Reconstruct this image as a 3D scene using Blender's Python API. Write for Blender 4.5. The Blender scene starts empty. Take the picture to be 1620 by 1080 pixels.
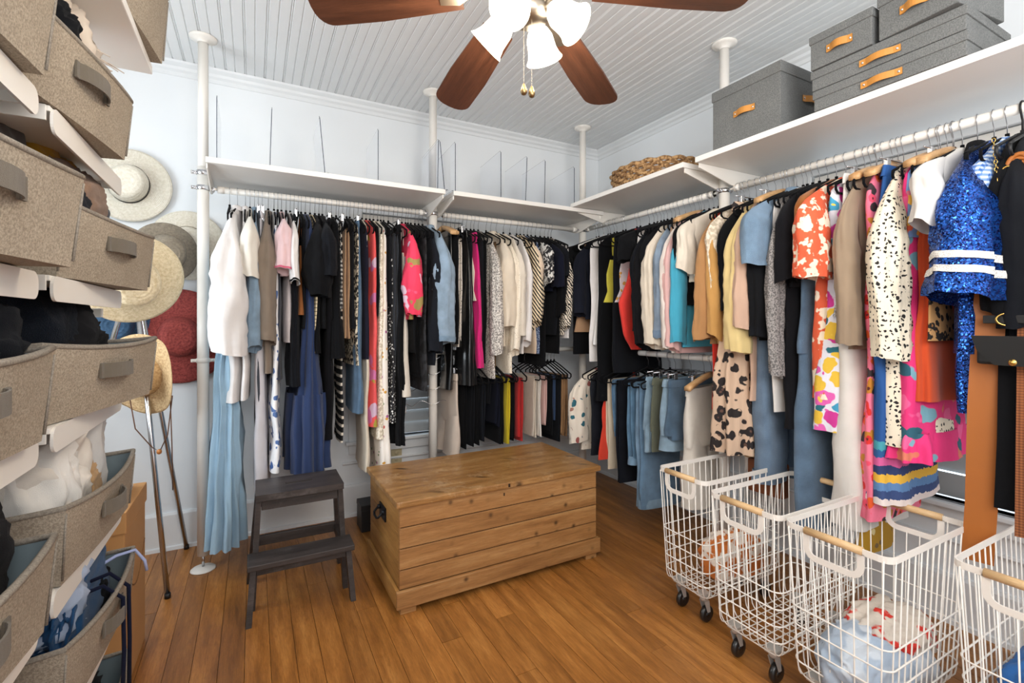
import bpy, bmesh, math, random
from mathutils import Vector, Matrix, noise
R = math.radians
PI = math.pi
SC = bpy.context.scene
COL = SC.collection
random.seed(7)
# ------------------------------------------------------------------ camera, world, light, exposure
FPX, CX, HY, EYE = 760.0, 810.0, 510.0, 1.24
YAW = R(28.3)
SN, CS = math.sin(YAW), math.cos(YAW)
cam = bpy.data.cameras.new('camera')
cam.sensor_fit = 'HORIZONTAL'; cam.sensor_width = 36.0
cam.lens = 36.0 * FPX / 1620.0
cam.shift_y = -(540.0 - HY) / 1620.0
cam.clip_start = 0.02
camo = bpy.data.objects.new('camera', cam); COL.objects.link(camo)
camo.location = (0, 0, EYE); camo.rotation_euler = (PI / 2, 0, -YAW)
SC.camera = camo
W = bpy.data.worlds.new('world'); SC.world = W; W.use_nodes = True
W.node_tree.nodes['Background'].inputs[0].default_value = (0.97, 0.985, 1.0, 1)
W.node_tree.nodes['Background'].inputs[1].default_value = 0.9
SC.view_settings.view_transform = 'Standard'; SC.view_settings.look = 'None'
SC.view_settings.gamma = 1; SC.view_settings.use_curve_mapping = False
SC.view_settings.exposure = 0.25

def area(name, loc, rot, sx, sy, power, color):
    l = bpy.data.lights.new(name, 'AREA'); l.shape = 'RECTANGLE'; l.size = sx; l.size_y = sy
    l.energy = power; l.color = color
    o = bpy.data.objects.new(name, l); COL.objects.link(o); o.location = loc; o.rotation_euler = rot
    return o
# daylight through the left window, and two added fill lights behind the camera
area('window_daylight', (-1.08, 2.25, 1.55), (0, R(-90), 0), 1.3, 0.8, 16, (0.86, 0.94, 1.0))
area('front_fill_light', (-0.1, -1.1, 2.3), (R(64), 0, R(-20)), 2.2, 1.2, 44, (1.0, 0.97, 0.94))  # added front fill, not a lamp of the room
area('ceiling_fill_light', (0.5, -0.7, 1.7), (R(150), 0, R(-16)), 1.4, 1.0, 40, (1.0, 0.98, 0.96))  # added upward fill that brightens the ceiling

# ------------------------------------------------------------------ helpers
def lin(c):
    c = c / 255.0
    return c / 12.92 if c <= 0.04045 else ((c + 0.055) / 1.055) ** 2.4
def rgb(r, g, b): return (lin(r), lin(g), lin(b), 1)
def ray(px):
    r = (px - CX) / FPX
    return SN + CS * r, CS - SN * r
def atY(px, Y): d = ray(px); t = Y / d[1]; return d[0] * t, t
def atX(px, X): d = ray(px); t = X / d[0]; return d[1] * t, t
def zof(py, t): return EYE + (HY - py) * t / FPX
def depth(x, y): return SN * x + CS * y

def tag(o, label=None, cat=None, group=None, kind=None):
    if label: o['label'] = label
    if cat: o['category'] = cat
    if group: o['group'] = group
    if kind: o['kind'] = kind
    return o
def thing(name, label, cat, loc=(0, 0, 0), rz=0.0, group=None, rot=None):
    o = bpy.data.objects.new(name, None); COL.objects.link(o)
    o.empty_display_size = 0.05
    o.location = loc; o.rotation_euler = rot if rot else (0, 0, rz)
    return tag(o, label, cat, group)
def link(name, me, parent=None, loc=None, rot=None, scale=None):
    o = bpy.data.objects.new(name, me); COL.objects.link(o)
    if parent: o.parent = parent
    if loc: o.location = loc
    if rot: o.rotation_euler = rot
    if scale: o.scale = scale
    return o
def copy_tree(o, parent=None):
    c = o.copy(); COL.objects.link(c)
    if parent: c.parent = parent
    for ch in list(o.children): copy_tree(ch, c)
    return c

class MB:
    """collects shapes into one mesh"""
    def __init__(s): s.v = []; s.f = []; s.sm = []
    def add(s, v, f, smooth=True):
        n = len(s.v); s.v += [tuple(p) for p in v]
        s.f += [tuple(i + n for i in q) for q in f]; s.sm += [smooth] * len(f)
        return s
    def box(s, x0, x1, y0, y1, z0, z1, bev=0.0, M=None):
        if bev <= 0:
            v = [(x, y, z) for z in (z0, z1) for y in (y0, y1) for x in (x0, x1)]
            f = [(0, 2, 3, 1), (4, 5, 7, 6), (0, 1, 5, 4), (2, 6, 7, 3), (0, 4, 6, 2), (1, 3, 7, 5)]
        else:
            bm = bmesh.new(); bmesh.ops.create_cube(bm, size=1)
            for q in bm.verts:
                q.co = ((x0 + x1) / 2 + q.co.x * (x1 - x0), (y0 + y1) / 2 + q.co.y * (y1 - y0), (z0 + z1) / 2 + q.co.z * (z1 - z0))
            bmesh.ops.bevel(bm, geom=bm.edges[:], offset=bev, segments=2, profile=0.6, affect='EDGES')
            bm.verts.index_update()
            v = [q.co.copy() for q in bm.verts]; f = [[q.index for q in p.verts] for p in bm.faces]; bm.free()
        if M: v = [M @ Vector(p) for p in v]
        return s.add(v, f, False)
    def rings(s, rs, closed=True, cap0=False, cap1=False, smooth=True):
        n = len(rs[0]); v = [p for r in rs for p in r]; f = []
        m = n if closed else n - 1
        for j in range(len(rs) - 1):
            for i in range(m):
                a = j * n + i; b = j * n + (i + 1) % n
                f.append((a, b, b + n, a + n))
        if cap0: f.append(tuple(range(n - 1, -1, -1)))
        if cap1: k = (len(rs) - 1) * n; f.append(tuple(range(k, k + n)))
        return s.add(v, f, smooth)
    def tube(s, pts, r, seg=8, closed=False, caps=True):
        pts = [Vector(p) for p in pts]; n = len(pts); rs = []
        up = None
        for i in range(n):
            a = pts[i - 1] if (i > 0 or closed) else pts[i]
            b = pts[(i + 1) % n] if (i < n - 1 or closed) else pts[i]
            t = (b - a).normalized()
            if up is None:
                up = Vector((0, 0, 1)) if abs(t.z) < 0.9 else Vector((1, 0, 0))
            up = (up - t * up.dot(t)).normalized(); w = t.cross(up)
            rr = r[i] if isinstance(r, (list, tuple)) else r
            rs.append([pts[i] + (up * math.cos(2 * PI * k / seg) + w * math.sin(2 * PI * k / seg)) * rr for k in range(seg)])
        if closed: rs.append(rs[0])
        return s.rings(rs, True, caps and not closed, caps and not closed)
    def lathe(s, prof, seg=32, cx=0, cy=0, M=None, caps=False):
        rs = []
        for (r, z) in prof:
            q = [Vector((cx + r * math.cos(2 * PI * k / seg), cy + r * math.sin(2 * PI * k / seg), z)) for k in range(seg)]
            rs.append([M @ p for p in q] if M else q)
        return s.rings(rs, True, caps, caps)
    def prism(s, poly, z0, z1, M=None):
        n = len(poly)
        v = [Vector((x, y, z0)) for x, y in poly] + [Vector((x, y, z1)) for x, y in poly]
        if M: v = [M @ p for p in v]
        f = [tuple(range(n - 1, -1, -1)), tuple(range(n, 2 * n))] + [(i, (i + 1) % n, n + (i + 1) % n, n + i) for i in range(n)]
        return s.add(v, f, False)
    def mesh(s, name, mat):
        me = bpy.data.meshes.new(name); me.from_pydata(s.v, [], s.f)
        me.polygons.foreach_set('use_smooth', s.sm)
        for m in (mat if isinstance(mat, (list, tuple)) else [mat]): me.materials.append(m)
        me.update(); return me
    def build(s, name, mat, parent=None, loc=None, rot=None):
        return link(name, s.mesh(name, mat), parent, loc, rot)

# ------------------------------------------------------------------ materials
MATS = {}
def nm(name):
    m = bpy.data.materials.new(name); m.use_nodes = True
    nt = m.node_tree; b = nt.nodes['Principled BSDF']
    return m, nt, b
def nd(nt, t, **kw):
    n = nt.nodes.new(t)
    for k, v in kw.items():
        if k.startswith('i_'):
            key = k[2:].replace('_', ' ')
            n.inputs[key].default_value = v
        else: setattr(n, k, v)
    return n
def coords(nt, kind='Object', scale=(1, 1, 1), rot=(0, 0, 0)):
    tc = nd(nt, 'ShaderNodeTexCoord'); mp = nd(nt, 'ShaderNodeMapping')
    mp.inputs['Scale'].default_value = scale; mp.inputs['Rotation'].default_value = rot
    nt.links.new(tc.outputs[kind], mp.inputs[0]); return mp.outputs[0]
def ramp(nt, fac, stops, interp='LINEAR'):
    r = nd(nt, 'ShaderNodeValToRGB'); e = r.color_ramp; e.interpolation = interp
    e.elements[0].position = stops[0][0]; e.elements[0].color = stops[0][1]
    e.elements[1].position = stops[-1][0]; e.elements[1].color = stops[-1][1]
    for p, c in stops[1:-1]:
        q = e.elements.new(p); q.color = c
    nt.links.new(fac, r.inputs[0]); return r.outputs[0]
def mix(nt, fac, a, b, mode='MIX'):
    m = nd(nt, 'ShaderNodeMix', data_type='RGBA', blend_type=mode)
    L = nt.links
    for inp, val in ((0, fac), (6, a), (7, b)):
        if hasattr(val, 'is_output'): L.new(val, m.inputs[inp])
        else: m.inputs[inp].default_value = val
    return m.outputs[2]
def bump(nt, b, h, strength=0.3, dist=0.01):
    n = nd(nt, 'ShaderNodeBump'); n.inputs['Strength'].default_value = strength; n.inputs['Distance'].default_value = dist
    nt.links.new(h, n.inputs['Height']); nt.links.new(n.outputs[0], b.inputs['Normal'])
def noise_t(nt, vec, scale, detail=3, rough=0.5):
    n = nd(nt, 'ShaderNodeTexNoise'); n.inputs['Scale'].default_value = scale
    n.inputs['Detail'].default_value = detail; n.inputs['Roughness'].default_value = rough
    if vec: nt.links.new(vec, n.inputs['Vector'])
    return n.outputs['Fac']
def dark(c, k): return (c[0] * k, c[1] * k, c[2] * k, 1)

def plain(name, c, rough=0.5, metal=0.0, var=0.06, nscale=6, coat=0.0):
    k = ('plain', name)
    if k in MATS: return MATS[k]
    m, nt, b = nm(name)
    v = coords(nt); f = noise_t(nt, v, nscale)
    col = ramp(nt, f, [(0.3, dark(c, 1 - var)), (0.7, c)])
    nt.links.new(col, b.inputs['Base Color'])
    b.inputs['Roughness'].default_value = rough; b.inputs['Metallic'].default_value = metal
    b.inputs['Coat Weight'].default_value = coat
    MATS[k] = m; return m

def fabric(r, g, b_, rough=0.9, weave=900, var=0.12, bumpy=0.25, sheen=0.15):
    if r + g + b_ < 150: r, g, b_ = int(r * 0.72), int(g * 0.72), int(b_ * 0.74); sheen = 0.03
    k = ('fab', r, g, b_, rough, weave, var)
    if k in MATS: return MATS[k]
    c = rgb(r, g, b_)
    m, nt, b = nm('fabric_%d_%d_%d' % (r, g, b_))
    v = coords(nt)
    f = noise_t(nt, v, 14, 4); fine = noise_t(nt, v, weave, 2)
    col = ramp(nt, f, [(0.3, dark(c, 1 - var)), (0.7, c)])
    col2 = mix(nt, fine, col, dark(c, 0.82))
    nt.links.new(mix(nt, 0.5, col, col2), b.inputs['Base Color'])
    b.inputs['Roughness'].default_value = rough
    b.inputs['Specular IOR Level'].default_value = 0.12 if r + g + b_ < 150 else 0.35
    b.inputs['Sheen Weight'].default_value = sheen; b.inputs['Sheen Roughness'].default_value = 0.5
    wr = noise_t(nt, coords(nt, scale=(1, 1, 0.3)), 34, 4, 0.6)
    ad = nd(nt, 'ShaderNodeMath', operation='MULTIPLY_ADD'); nt.links.new(wr, ad.inputs[0]); ad.inputs[1].default_value = 0.9
    nt.links.new(fine, ad.inputs[2])
    bump(nt, b, ad.outputs[0], bumpy * 1.3, 0.012)
    MATS[k] = m; return m

def pattern(name, kind, cols, scale=20, rough=0.85, **o):
    """printed cloth: flat print colours over real folds"""
    k = ('pat', name)
    if k in MATS: return MATS[k]
    m, nt, b = nm(name); L = nt.links
    cs = [rgb(*c) for c in cols]
    v = coords(nt, scale=o.get('stretch', (1, 1, 1)), rot=o.get('rot', (0, 0, 0)))
    if kind in ('spots', 'leopard', 'flowers', 'stars', 'petals'):
        nv = nd(nt, 'ShaderNodeTexNoise'); nv.inputs['Scale'].default_value = scale * 0.8; L.new(v, nv.inputs['Vector'])
        wv = nd(nt, 'ShaderNodeVectorMath', operation='MULTIPLY_ADD')
        L.new(nv.outputs['Color'], wv.inputs[0]); q = o.get('warp', 0.5) / scale
        wv.inputs[1].default_value = (q, q, q); L.new(v, wv.inputs[2])
        vo = nd(nt, 'ShaderNodeTexVoronoi'); vo.inputs['Scale'].default_value = scale; L.new(wv.outputs[0], vo.inputs['Vector'])
        vo.inputs['Randomness'].default_value = o.get('rand', 1.0)
        d = vo.outputs['Distance']
    if kind == 'spots':
        col = ramp(nt, d, [(0, cs[1]), (o.get('r', 0.33), cs[1]), (o.get('r', 0.33) + 0.03, cs[0]), (1, cs[0])])
    elif kind == 'leopard':
        col = ramp(nt, d, [(0, cs[2]), (0.12, cs[2]), (0.17, cs[1]), (0.44, cs[1]), (0.48, cs[0]), (1, cs[0])])
        n2 = noise_t(nt, v, scale * 1.6, 1)
        col = mix(nt, ramp(nt, n2, [(0.6, (0, 0, 0, 1)), (0.63, (1, 1, 1, 1))]), col, cs[0])
    elif kind in ('flowers', 'petals'):
        sp = nd(nt, 'ShaderNodeSeparateColor'); L.new(vo.outputs['Color'], sp.inputs[0])
        n = len(cs) - 1
        st = [(i / n, cs[i + 1]) for i in range(n)]
        if len(st) == 1: st = st + [(0.99, cs[1])]
        fl = ramp(nt, sp.outputs[0], st, 'CONSTANT')
        r = o.get('r', 0.5)
        mk = ramp(nt, d, [(r, (0, 0, 0, 1)), (r + 0.04, (1, 1, 1, 1))])
        col = mix(nt, mk, fl, cs[0])
        if o.get('heart'):
            hk = ramp(nt, d, [(0.13, (1, 1, 1, 1)), (0.17, (0, 0, 0, 1))])
            col = mix(nt, hk, col, rgb(*o['heart']))
    elif kind == 'blobs':
        f = noise_t(nt, v, scale, 2.0, 0.6)
        t = o.get('t', 0.5)
        col = ramp(nt, f, [(t - 0.02, cs[0]), (t + 0.02, cs[1])])
    elif kind == 'stripes':
        w = nd(nt, 'ShaderNodeTexWave', bands_direction=o.get('dir', 'Z')); w.inputs['Scale'].default_value = scale
        w.inputs['Distortion'].default_value = o.get('dist', 0); L.new(v, w.inputs['Vector'])
        t = o.get('t', 0.5)
        col = ramp(nt, w.outputs['Fac'], [(t - 0.04, cs[0]), (t + 0.04, cs[1])])
    elif kind == 'gingham':
        outs = []
        for dr in ('Y', 'Z', 'X'):
            w = nd(nt, 'ShaderNodeTexWave', bands_direction=dr); w.inputs['Scale'].default_value = scale; L.new(v, w.inputs['Vector'])
            outs.append(ramp(nt, w.outputs['Fac'], [(0.48, (0, 0, 0, 1)), (0.52, (0.5, 0.5, 0.5, 1))]))
        a = mix(nt, 1.0, mix(nt, 0.5, outs[0], outs[2], 'LIGHTEN'), outs[1], 'ADD')
        col = ramp(nt, a, [(0.0, cs[0]), (0.5, cs[2] if len(cs) > 2 else cs[1]), (1, cs[1])])
    elif kind == 'bands':      # list of border bands along z
        sx = nd(nt, 'ShaderNodeSeparateXYZ'); L.new(v, sx.inputs[0])
        mr = nd(nt, 'ShaderNodeMapRange'); L.new(sx.outputs['Z'], mr.inputs[0])
        mr.inputs[1].default_value = o['z0']; mr.inputs[2].default_value = o['z1']
        zz = nd(nt, 'ShaderNodeTexNoise'); zz.inputs['Scale'].default_value = 60; L.new(v, zz.inputs['Vector'])
        ad = nd(nt, 'ShaderNodeMath', operation='MULTIPLY_ADD'); L.new(zz.outputs['Fac'], ad.inputs[0]); ad.inputs[1].default_value = 0.08; L.new(mr.outputs[0], ad.inputs[2])
        col = ramp(nt, ad.outputs[0], [(i / len(cs), c) for i, c in enumerate(cs)], 'CONSTANT')
    elif kind == 'speckle':
        f = noise_t(nt, v, scale, 1, 0.5)
        col = ramp(nt, f, [(0.42, cs[0]), (0.6, cs[1])])
    L.new(col, b.inputs['Base Color'])
    b.inputs['Roughness'].default_value = rough
    fine = noise_t(nt, coords(nt, scale=(1, 1, 0.3)), 34, 4, 0.6); bump(nt, b, fine, 0.32, 0.012)
    MATS[k] = m; return m

def sequins(name, c, c2):
    m, nt, b = nm(name); L = nt.links
    v = coords(nt)
    vo = nd(nt, 'ShaderNodeTexVoronoi'); vo.inputs['Scale'].default_value = 250; L.new(v, vo.inputs['Vector'])
    sp = nd(nt, 'ShaderNodeSeparateColor'); L.new(vo.outputs['Color'], sp.inputs[0])
    L.new(ramp(nt, sp.outputs[0], [(0.2, rgb(*c)), (0.95, rgb(*c2))]), b.inputs['Base Color'])
    b.inputs['Metallic'].default_value = 0.75; b.inputs['Roughness'].default_value = 0.22
    geo = nd(nt, 'ShaderNodeNewGeometry')
    s = nd(nt, 'ShaderNodeVectorMath', operation='SUBTRACT'); L.new(vo.outputs['Color'], s.inputs[0]); s.inputs[1].default_value = (0.5, 0.5, 0.5)
    mu = nd(nt, 'ShaderNodeVectorMath', operation='MULTIPLY_ADD'); L.new(s.outputs[0], mu.inputs[0]); mu.inputs[1].default_value = (0.8, 0.8, 0.8)
    L.new(geo.outputs['Normal'], mu.inputs[2])
    no = nd(nt, 'ShaderNodeVectorMath', operation='NORMALIZE'); L.new(mu.outputs[0], no.inputs[0]); L.new(no.outputs[0], b.inputs['Normal'])
    return m

def wood(name, stops, scale=(1, 1, 1), rough=0.45, knots=0.0, rnd=0.0, coat=0.0, wear=None, gs=3.0):
    m, nt, b = nm(name); L = nt.links
    tc = nd(nt, 'ShaderNodeTexCoord')
    oi = nd(nt, 'ShaderNodeObjectInfo')
    of = nd(nt, 'ShaderNodeVectorMath', operation='MULTIPLY_ADD')
    cv = nd(nt, 'ShaderNodeCombineXYZ')
    for i in range(3): L.new(oi.outputs['Random'], cv.inputs[i])
    L.new(cv.outputs[0], of.inputs[0]); of.inputs[1].default_value = (37, 53, 71)
    src = nd(nt, 'ShaderNodeNewGeometry').outputs['Position'] if rnd < 0 else tc.outputs['Object']
    L.new(src, of.inputs[2])
    mp = nd(nt, 'ShaderNodeMapping'); mp.inputs['Scale'].default_value = scale; L.new(of.outputs[0], mp.inputs[0])
    n = noise_t(nt, mp.outputs[0], gs, 6, 0.65)
    col = ramp(nt, n, stops)
    fine = noise_t(nt, mp.outputs[0], gs * 9, 3, 0.7)
    col = mix(nt, ramp(nt, fine, [(0.35, (0.32, 0.32, 0.32, 1)), (0.6, (0, 0, 0, 1))]), col, dark(stops[0][1], 0.6))
    if knots:
        s3 = nd(nt, 'ShaderNodeSeparateXYZ'); L.new(of.outputs[0], s3.inputs[0])
        p1 = nd(nt, 'ShaderNodeMath', operation='ADD'); L.new(s3.outputs[0], p1.inputs[0]); L.new(s3.outputs[1], p1.inputs[1])
        p2 = nd(nt, 'ShaderNodeMath', operation='MULTIPLY_ADD'); L.new(s3.outputs[1], p2.inputs[0]); p2.inputs[1].default_value = 0.7; L.new(s3.outputs[2], p2.inputs[2])
        c2 = nd(nt, 'ShaderNodeCombineXYZ'); L.new(p1.outputs[0], c2.inputs[0]); L.new(p2.outputs[0], c2.inputs[1])
        vo = nd(nt, 'ShaderNodeTexVoronoi', voronoi_dimensions='2D'); vo.inputs['Scale'].default_value = knots; L.new(c2.outputs[0], vo.inputs['Vector'])
        kk = ramp(nt, vo.outputs['Distance'], [(0.0, (1, 1, 1, 1)), (0.06, (0.8, 0.8, 0.8, 1)), (0.10, (0.35, 0.35, 0.35, 1)), (0.17, (0, 0, 0, 1))])
        kc = nd(nt, 'ShaderNodeSeparateColor'); L.new(vo.outputs['Color'], kc.inputs[0])
        gate = ramp(nt, kc.outputs[0], [(0.5, (0, 0, 0, 1)), (0.9, (1, 1, 1, 1))])
        col = mix(nt, mix(nt, 1.0, kk, gate, 'MULTIPLY'), col, dark(stops[0][1], 0.25))
    if abs(rnd) > 0:
        hv = nd(nt, 'ShaderNodeHueSaturation'); mr = nd(nt, 'ShaderNodeMapRange')
        L.new(oi.outputs['Random'], mr.inputs[0]); mr.inputs[3].default_value = 1 - abs(rnd); mr.inputs[4].default_value = 1 + abs(rnd)
        L.new(mr.outputs[0], hv.inputs['Value']); L.new(col, hv.inputs['Color']); col = hv.outputs[0]
    if wear:
        wn = noise_t(nt, of.outputs[0], 7, 6, 0.75)
        col = mix(nt, ramp(nt, wn, [(0.56, (0, 0, 0, 1)), (0.8, (0.75, 0.75, 0.75, 1))]), col, wear)
    L.new(col, b.inputs['Base Color'])
    b.inputs['Roughness'].default_value = rough; b.inputs['Coat Weight'].default_value = coat; b.inputs['Coat Roughness'].default_value = 0.3
    bump(nt, b, fine, 0.12, 0.003)
    return m

def denim(r, g, b_): return fabric(r, g, b_, weave=500, var=0.45, bumpy=0.5)
def heather(name, c1, c2):
    m, nt, b = nm(name); v = coords(nt)
    f = noise_t(nt, v, 260, 3, 0.75); g = noise_t(nt, v, 9, 3)
    col = ramp(nt, f, [(0.38, rgb(*c1)), (0.62, rgb(*c2))])
    nt.links.new(mix(nt, ramp(nt, g, [(0.35, (0.25, 0.25, 0.25, 1)), (0.65, (0, 0, 0, 1))]), col, dark(rgb(*c1), 0.8)), b.inputs['Base Color'])
    b.inputs['Roughness'].default_value = 0.95; bump(nt, b, f, 0.35, 0.003); return m
def glass(name, tint=(1, 1, 1, 1), rough=0.02):
    m, nt, b = nm(name)
    b.inputs['Base Color'].default_value = tint; b.inputs['Transmission Weight'].default_value = 1; b.inputs['Roughness'].default_value = rough
    b.inputs['IOR'].default_value = 1.2
    return m
def emit(name, c, s, base=None):
    m, nt, b = nm(name)
    b.inputs['Base Color'].default_value = base or c; b.inputs['Emission Color'].default_value = c; b.inputs['Emission Strength'].default_value = s
    b.inputs['Roughness'].default_value = 0.35
    return m

WALL = plain('wall_paint', rgb(233, 237, 240), 0.75, var=0.03, nscale=3)
TRIM = plain('trim_paint', rgb(228, 231, 233), 0.5, var=0.02)
CEIL = plain('ceiling_paint', rgb(229, 231, 232), 0.6, var=0.02)
WHITE = plain('white_lacquer', rgb(236, 233, 228), 0.35, var=0.02)
WHITEM = plain('white_metal', rgb(235, 231, 224), 0.4, var=0.02)
CHROME = plain('chrome', rgb(205, 205, 208), 0.2, 1.0, var=0.05)
STEEL = plain('hook_steel', rgb(190, 192, 196), 0.3, 1.0, var=0.05)
BLACKP = plain('black_plastic', rgb(24, 24, 26), 0.5, var=0.1)
FELT = fabric(22, 22, 25, rough=1.0)
PALEWOOD = wood('pale_hanger_wood', [(0.3, rgb(186, 140, 92)), (0.7, rgb(222, 182, 132))], (3, 3, 14), 0.4)
GRIP = wood('beech_grip', [(0.3, rgb(206, 168, 120)), (0.7, rgb(230, 198, 152))], (20, 2, 20), 0.45)
FLOORW = wood('oak_floor', [(0.28, rgb(118, 74, 32)), (0.5, rgb(160, 104, 48)), (0.74, rgb(192, 134, 70))], (9, 0.9, 9), 0.34, rnd=-0.17, wear=rgb(126, 76, 32), gs=3)
PINE = wood('waxed_pine', [(0.28, rgb(130, 88, 48)), (0.5, rgb(162, 116, 68)), (0.75, rgb(186, 144, 94))], (0.8, 9, 9), 0.5, knots=9.5, rnd=0.06, gs=2.6)
PINETOP = wood('worn_pine_lid', [(0.25, rgb(112, 74, 36)), (0.5, rgb(156, 112, 62)), (0.75, rgb(186, 146, 94))], (0.8, 6, 6), 0.42, knots=6, wear=rgb(206, 180, 142), gs=3.2)
STOOLW = wood('dark_stained_wood', [(0.3, rgb(36, 32, 31)), (0.6, rgb(66, 59, 57)), (0.8, rgb(96, 88, 85))], (1.2, 9, 9), 0.45, wear=rgb(102, 96, 94), gs=2.5)
FANW = wood('walnut_blade', [(0.3, rgb(66, 40, 29)), (0.6, rgb(96, 60, 43)), (0.8, rgb(118, 77, 55))], (1.2, 14, 14), 0.35, gs=2.2)
# ------------------------------------------------------------------ room
XL, XR, YB, YF, ZC = -1.12, 2.55, 3.21, -1.25, 2.67
def struct(o): o['kind'] = 'structure'; return o
SUB = plain('subfloor_dark', rgb(40, 22, 10), 0.8)
fl = struct(MB().box(XL, XR, YF, YB, -0.08, -0.022).build('floor', SUB))
ub = MB().box(-0.5, 0.5, -0.5, 0.5, -0.5, 0.5, 0.004).mesh('floor_plank', FLOORW)
rf = random.Random(3)
x = XL; w = 0.084
while x < XR - 0.01:
    y = YF - rf.uniform(0, 0.9); ww = min(w, XR - x)
    while y < YB:
        ln = rf.uniform(0.9, 2.3); a = max(y, YF); b2 = min(y + ln, YB)
        if b2 - a > 0.05:
            link('floor_plank', ub, fl, (x + ww / 2, (a + b2) / 2, -0.011 + rf.uniform(-0.0006, 0.0006)), None, (ww - 0.0016, b2 - a - 0.0016, 0.022))
        y += ln
    x += w

def wall_with_hole(name, axis, pos, a0, a1, holes, th=0.12, out=1):
    mb = MB(); cuts = sorted(holes); cur = a0
    def bx(p, q, z0, z1):
        if q - p < 1e-4 or z1 - z0 < 1e-4: return
        lo, hi = (pos, pos + th) if out > 0 else (pos - th, pos)
        if axis == 'X': mb.box(lo, hi, p, q, z0, z1)
        else: mb.box(p, q, lo, hi, z0, z1)
    for (p, q, z0, z1) in cuts:
        bx(cur, p, -0.08, ZC + 0.1); bx(p, q, -0.08, z0); bx(p, q, z1, ZC + 0.1); cur = q
    bx(cur, a1, -0.08, ZC + 0.1)
    return struct(mb.build(name, WALL))
WB = (0.62, 1.32, 0.48, 1.95)      # back window: x0 x1 z0 z1
WR = (-0.25, 1.45, 0.5, 1.99)      # right window (along y)
WL = (1.55, 2.55, 0.95, 2.05)      # left window (along y)
wall_with_hole('wall_back', 'Y', YB, XL - 0.12, XR + 0.12, [WB])
wall_with_hole('wall_right', 'X', XR, YF, YB, [WR])
wall_with_hole('wall_left', 'X', XL, YF, YB, [WL], out=-1)

# ceiling: beadboard planks, each with its own joint and centre bead
ce = struct(MB().box(XL - 0.12, XR + 0.12, YF, YB + 0.12, ZC + 0.012, ZC + 0.1).build('ceiling', CEIL))
bw = 0.098
prof = [(0, 0.012), (0, 0.005), (0.004, 0.0), (0.008, 0.005), (0.012, 0.0), (0.046, 0.0), (0.0485, 0.0045), (0.0515, 0.0045), (0.054, 0.0), (bw - 0.004, 0.0), (bw - 0.0005, 0.005), (bw - 0.0005, 0.012)]
cm = MB()
cm.rings([[(px_, YF, ZC + pz) for px_, pz in prof], [(px_, YB, ZC + pz) for px_, pz in prof]], closed=False, smooth=False)
cmesh = cm.mesh('ceiling_plank', CEIL)
for i in range(int((XR - XL) / bw) + 1):
    link('ceiling_plank', cmesh, ce, (XL + i * bw, 0, 0))

# cornice, baseboards
def profile_run(name, prof, axis, pos, a0, a1, sgn, mat=TRIM):
    mb = MB(); rs = []
    for a in (a0, a1):
        rs.append([((pos + sgn * d, a, z) if axis == 'X' else (a, pos + sgn * d, z)) for d, z in prof])
    mb.rings(rs, True, True, True, smooth=False)
    return struct(mb.build(name, mat))
corn = [(0, ZC), (0.045, ZC), (0.042, ZC - 0.012), (0.022, ZC - 0.026), (0.018, ZC - 0.04), (0.006, ZC - 0.05), (0.006, ZC - 0.07), (0, ZC - 0.074)]
profile_run('trim_1', corn, 'Y', YB, XL, XR, -1)
profile_run('trim_2', corn, 'X', XR, YF, YB, -1)
profile_run('trim_3', corn, 'X', XL, YF, YB, 1)
base = [(0, 0), (0.03, 0), (0.028, 0.018), (0.018, 0.022), (0.018, 0.188), (0.012, 0.2), (0, 0.2)]
profile_run('baseboard_back', base, 'Y', YB, XL, XR, -1)
profile_run('baseboard_right', base, 'X', XR, YF, YB, -1)
profile_run('baseboard_left', base, 'X', XL, YF, YB, 1)
# wide horizontal boards on the lower walls
rail = [(0, 0.40), (0.008, 0.40), (0.008, 0.408), (0, 0.408)]
profile_run('trim_4', [(0, 0.33), (0.012, 0.33), (0.016, 0.338), (0.012, 0.346), (0, 0.346)], 'X', XR, YF, YB, -1)
profile_run('trim_5', [(0, 0.33), (0.012, 0.33), (0.016, 0.338), (0.012, 0.346), (0, 0.346)], 'Y', YB, 0.5, XR, -1)

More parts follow.
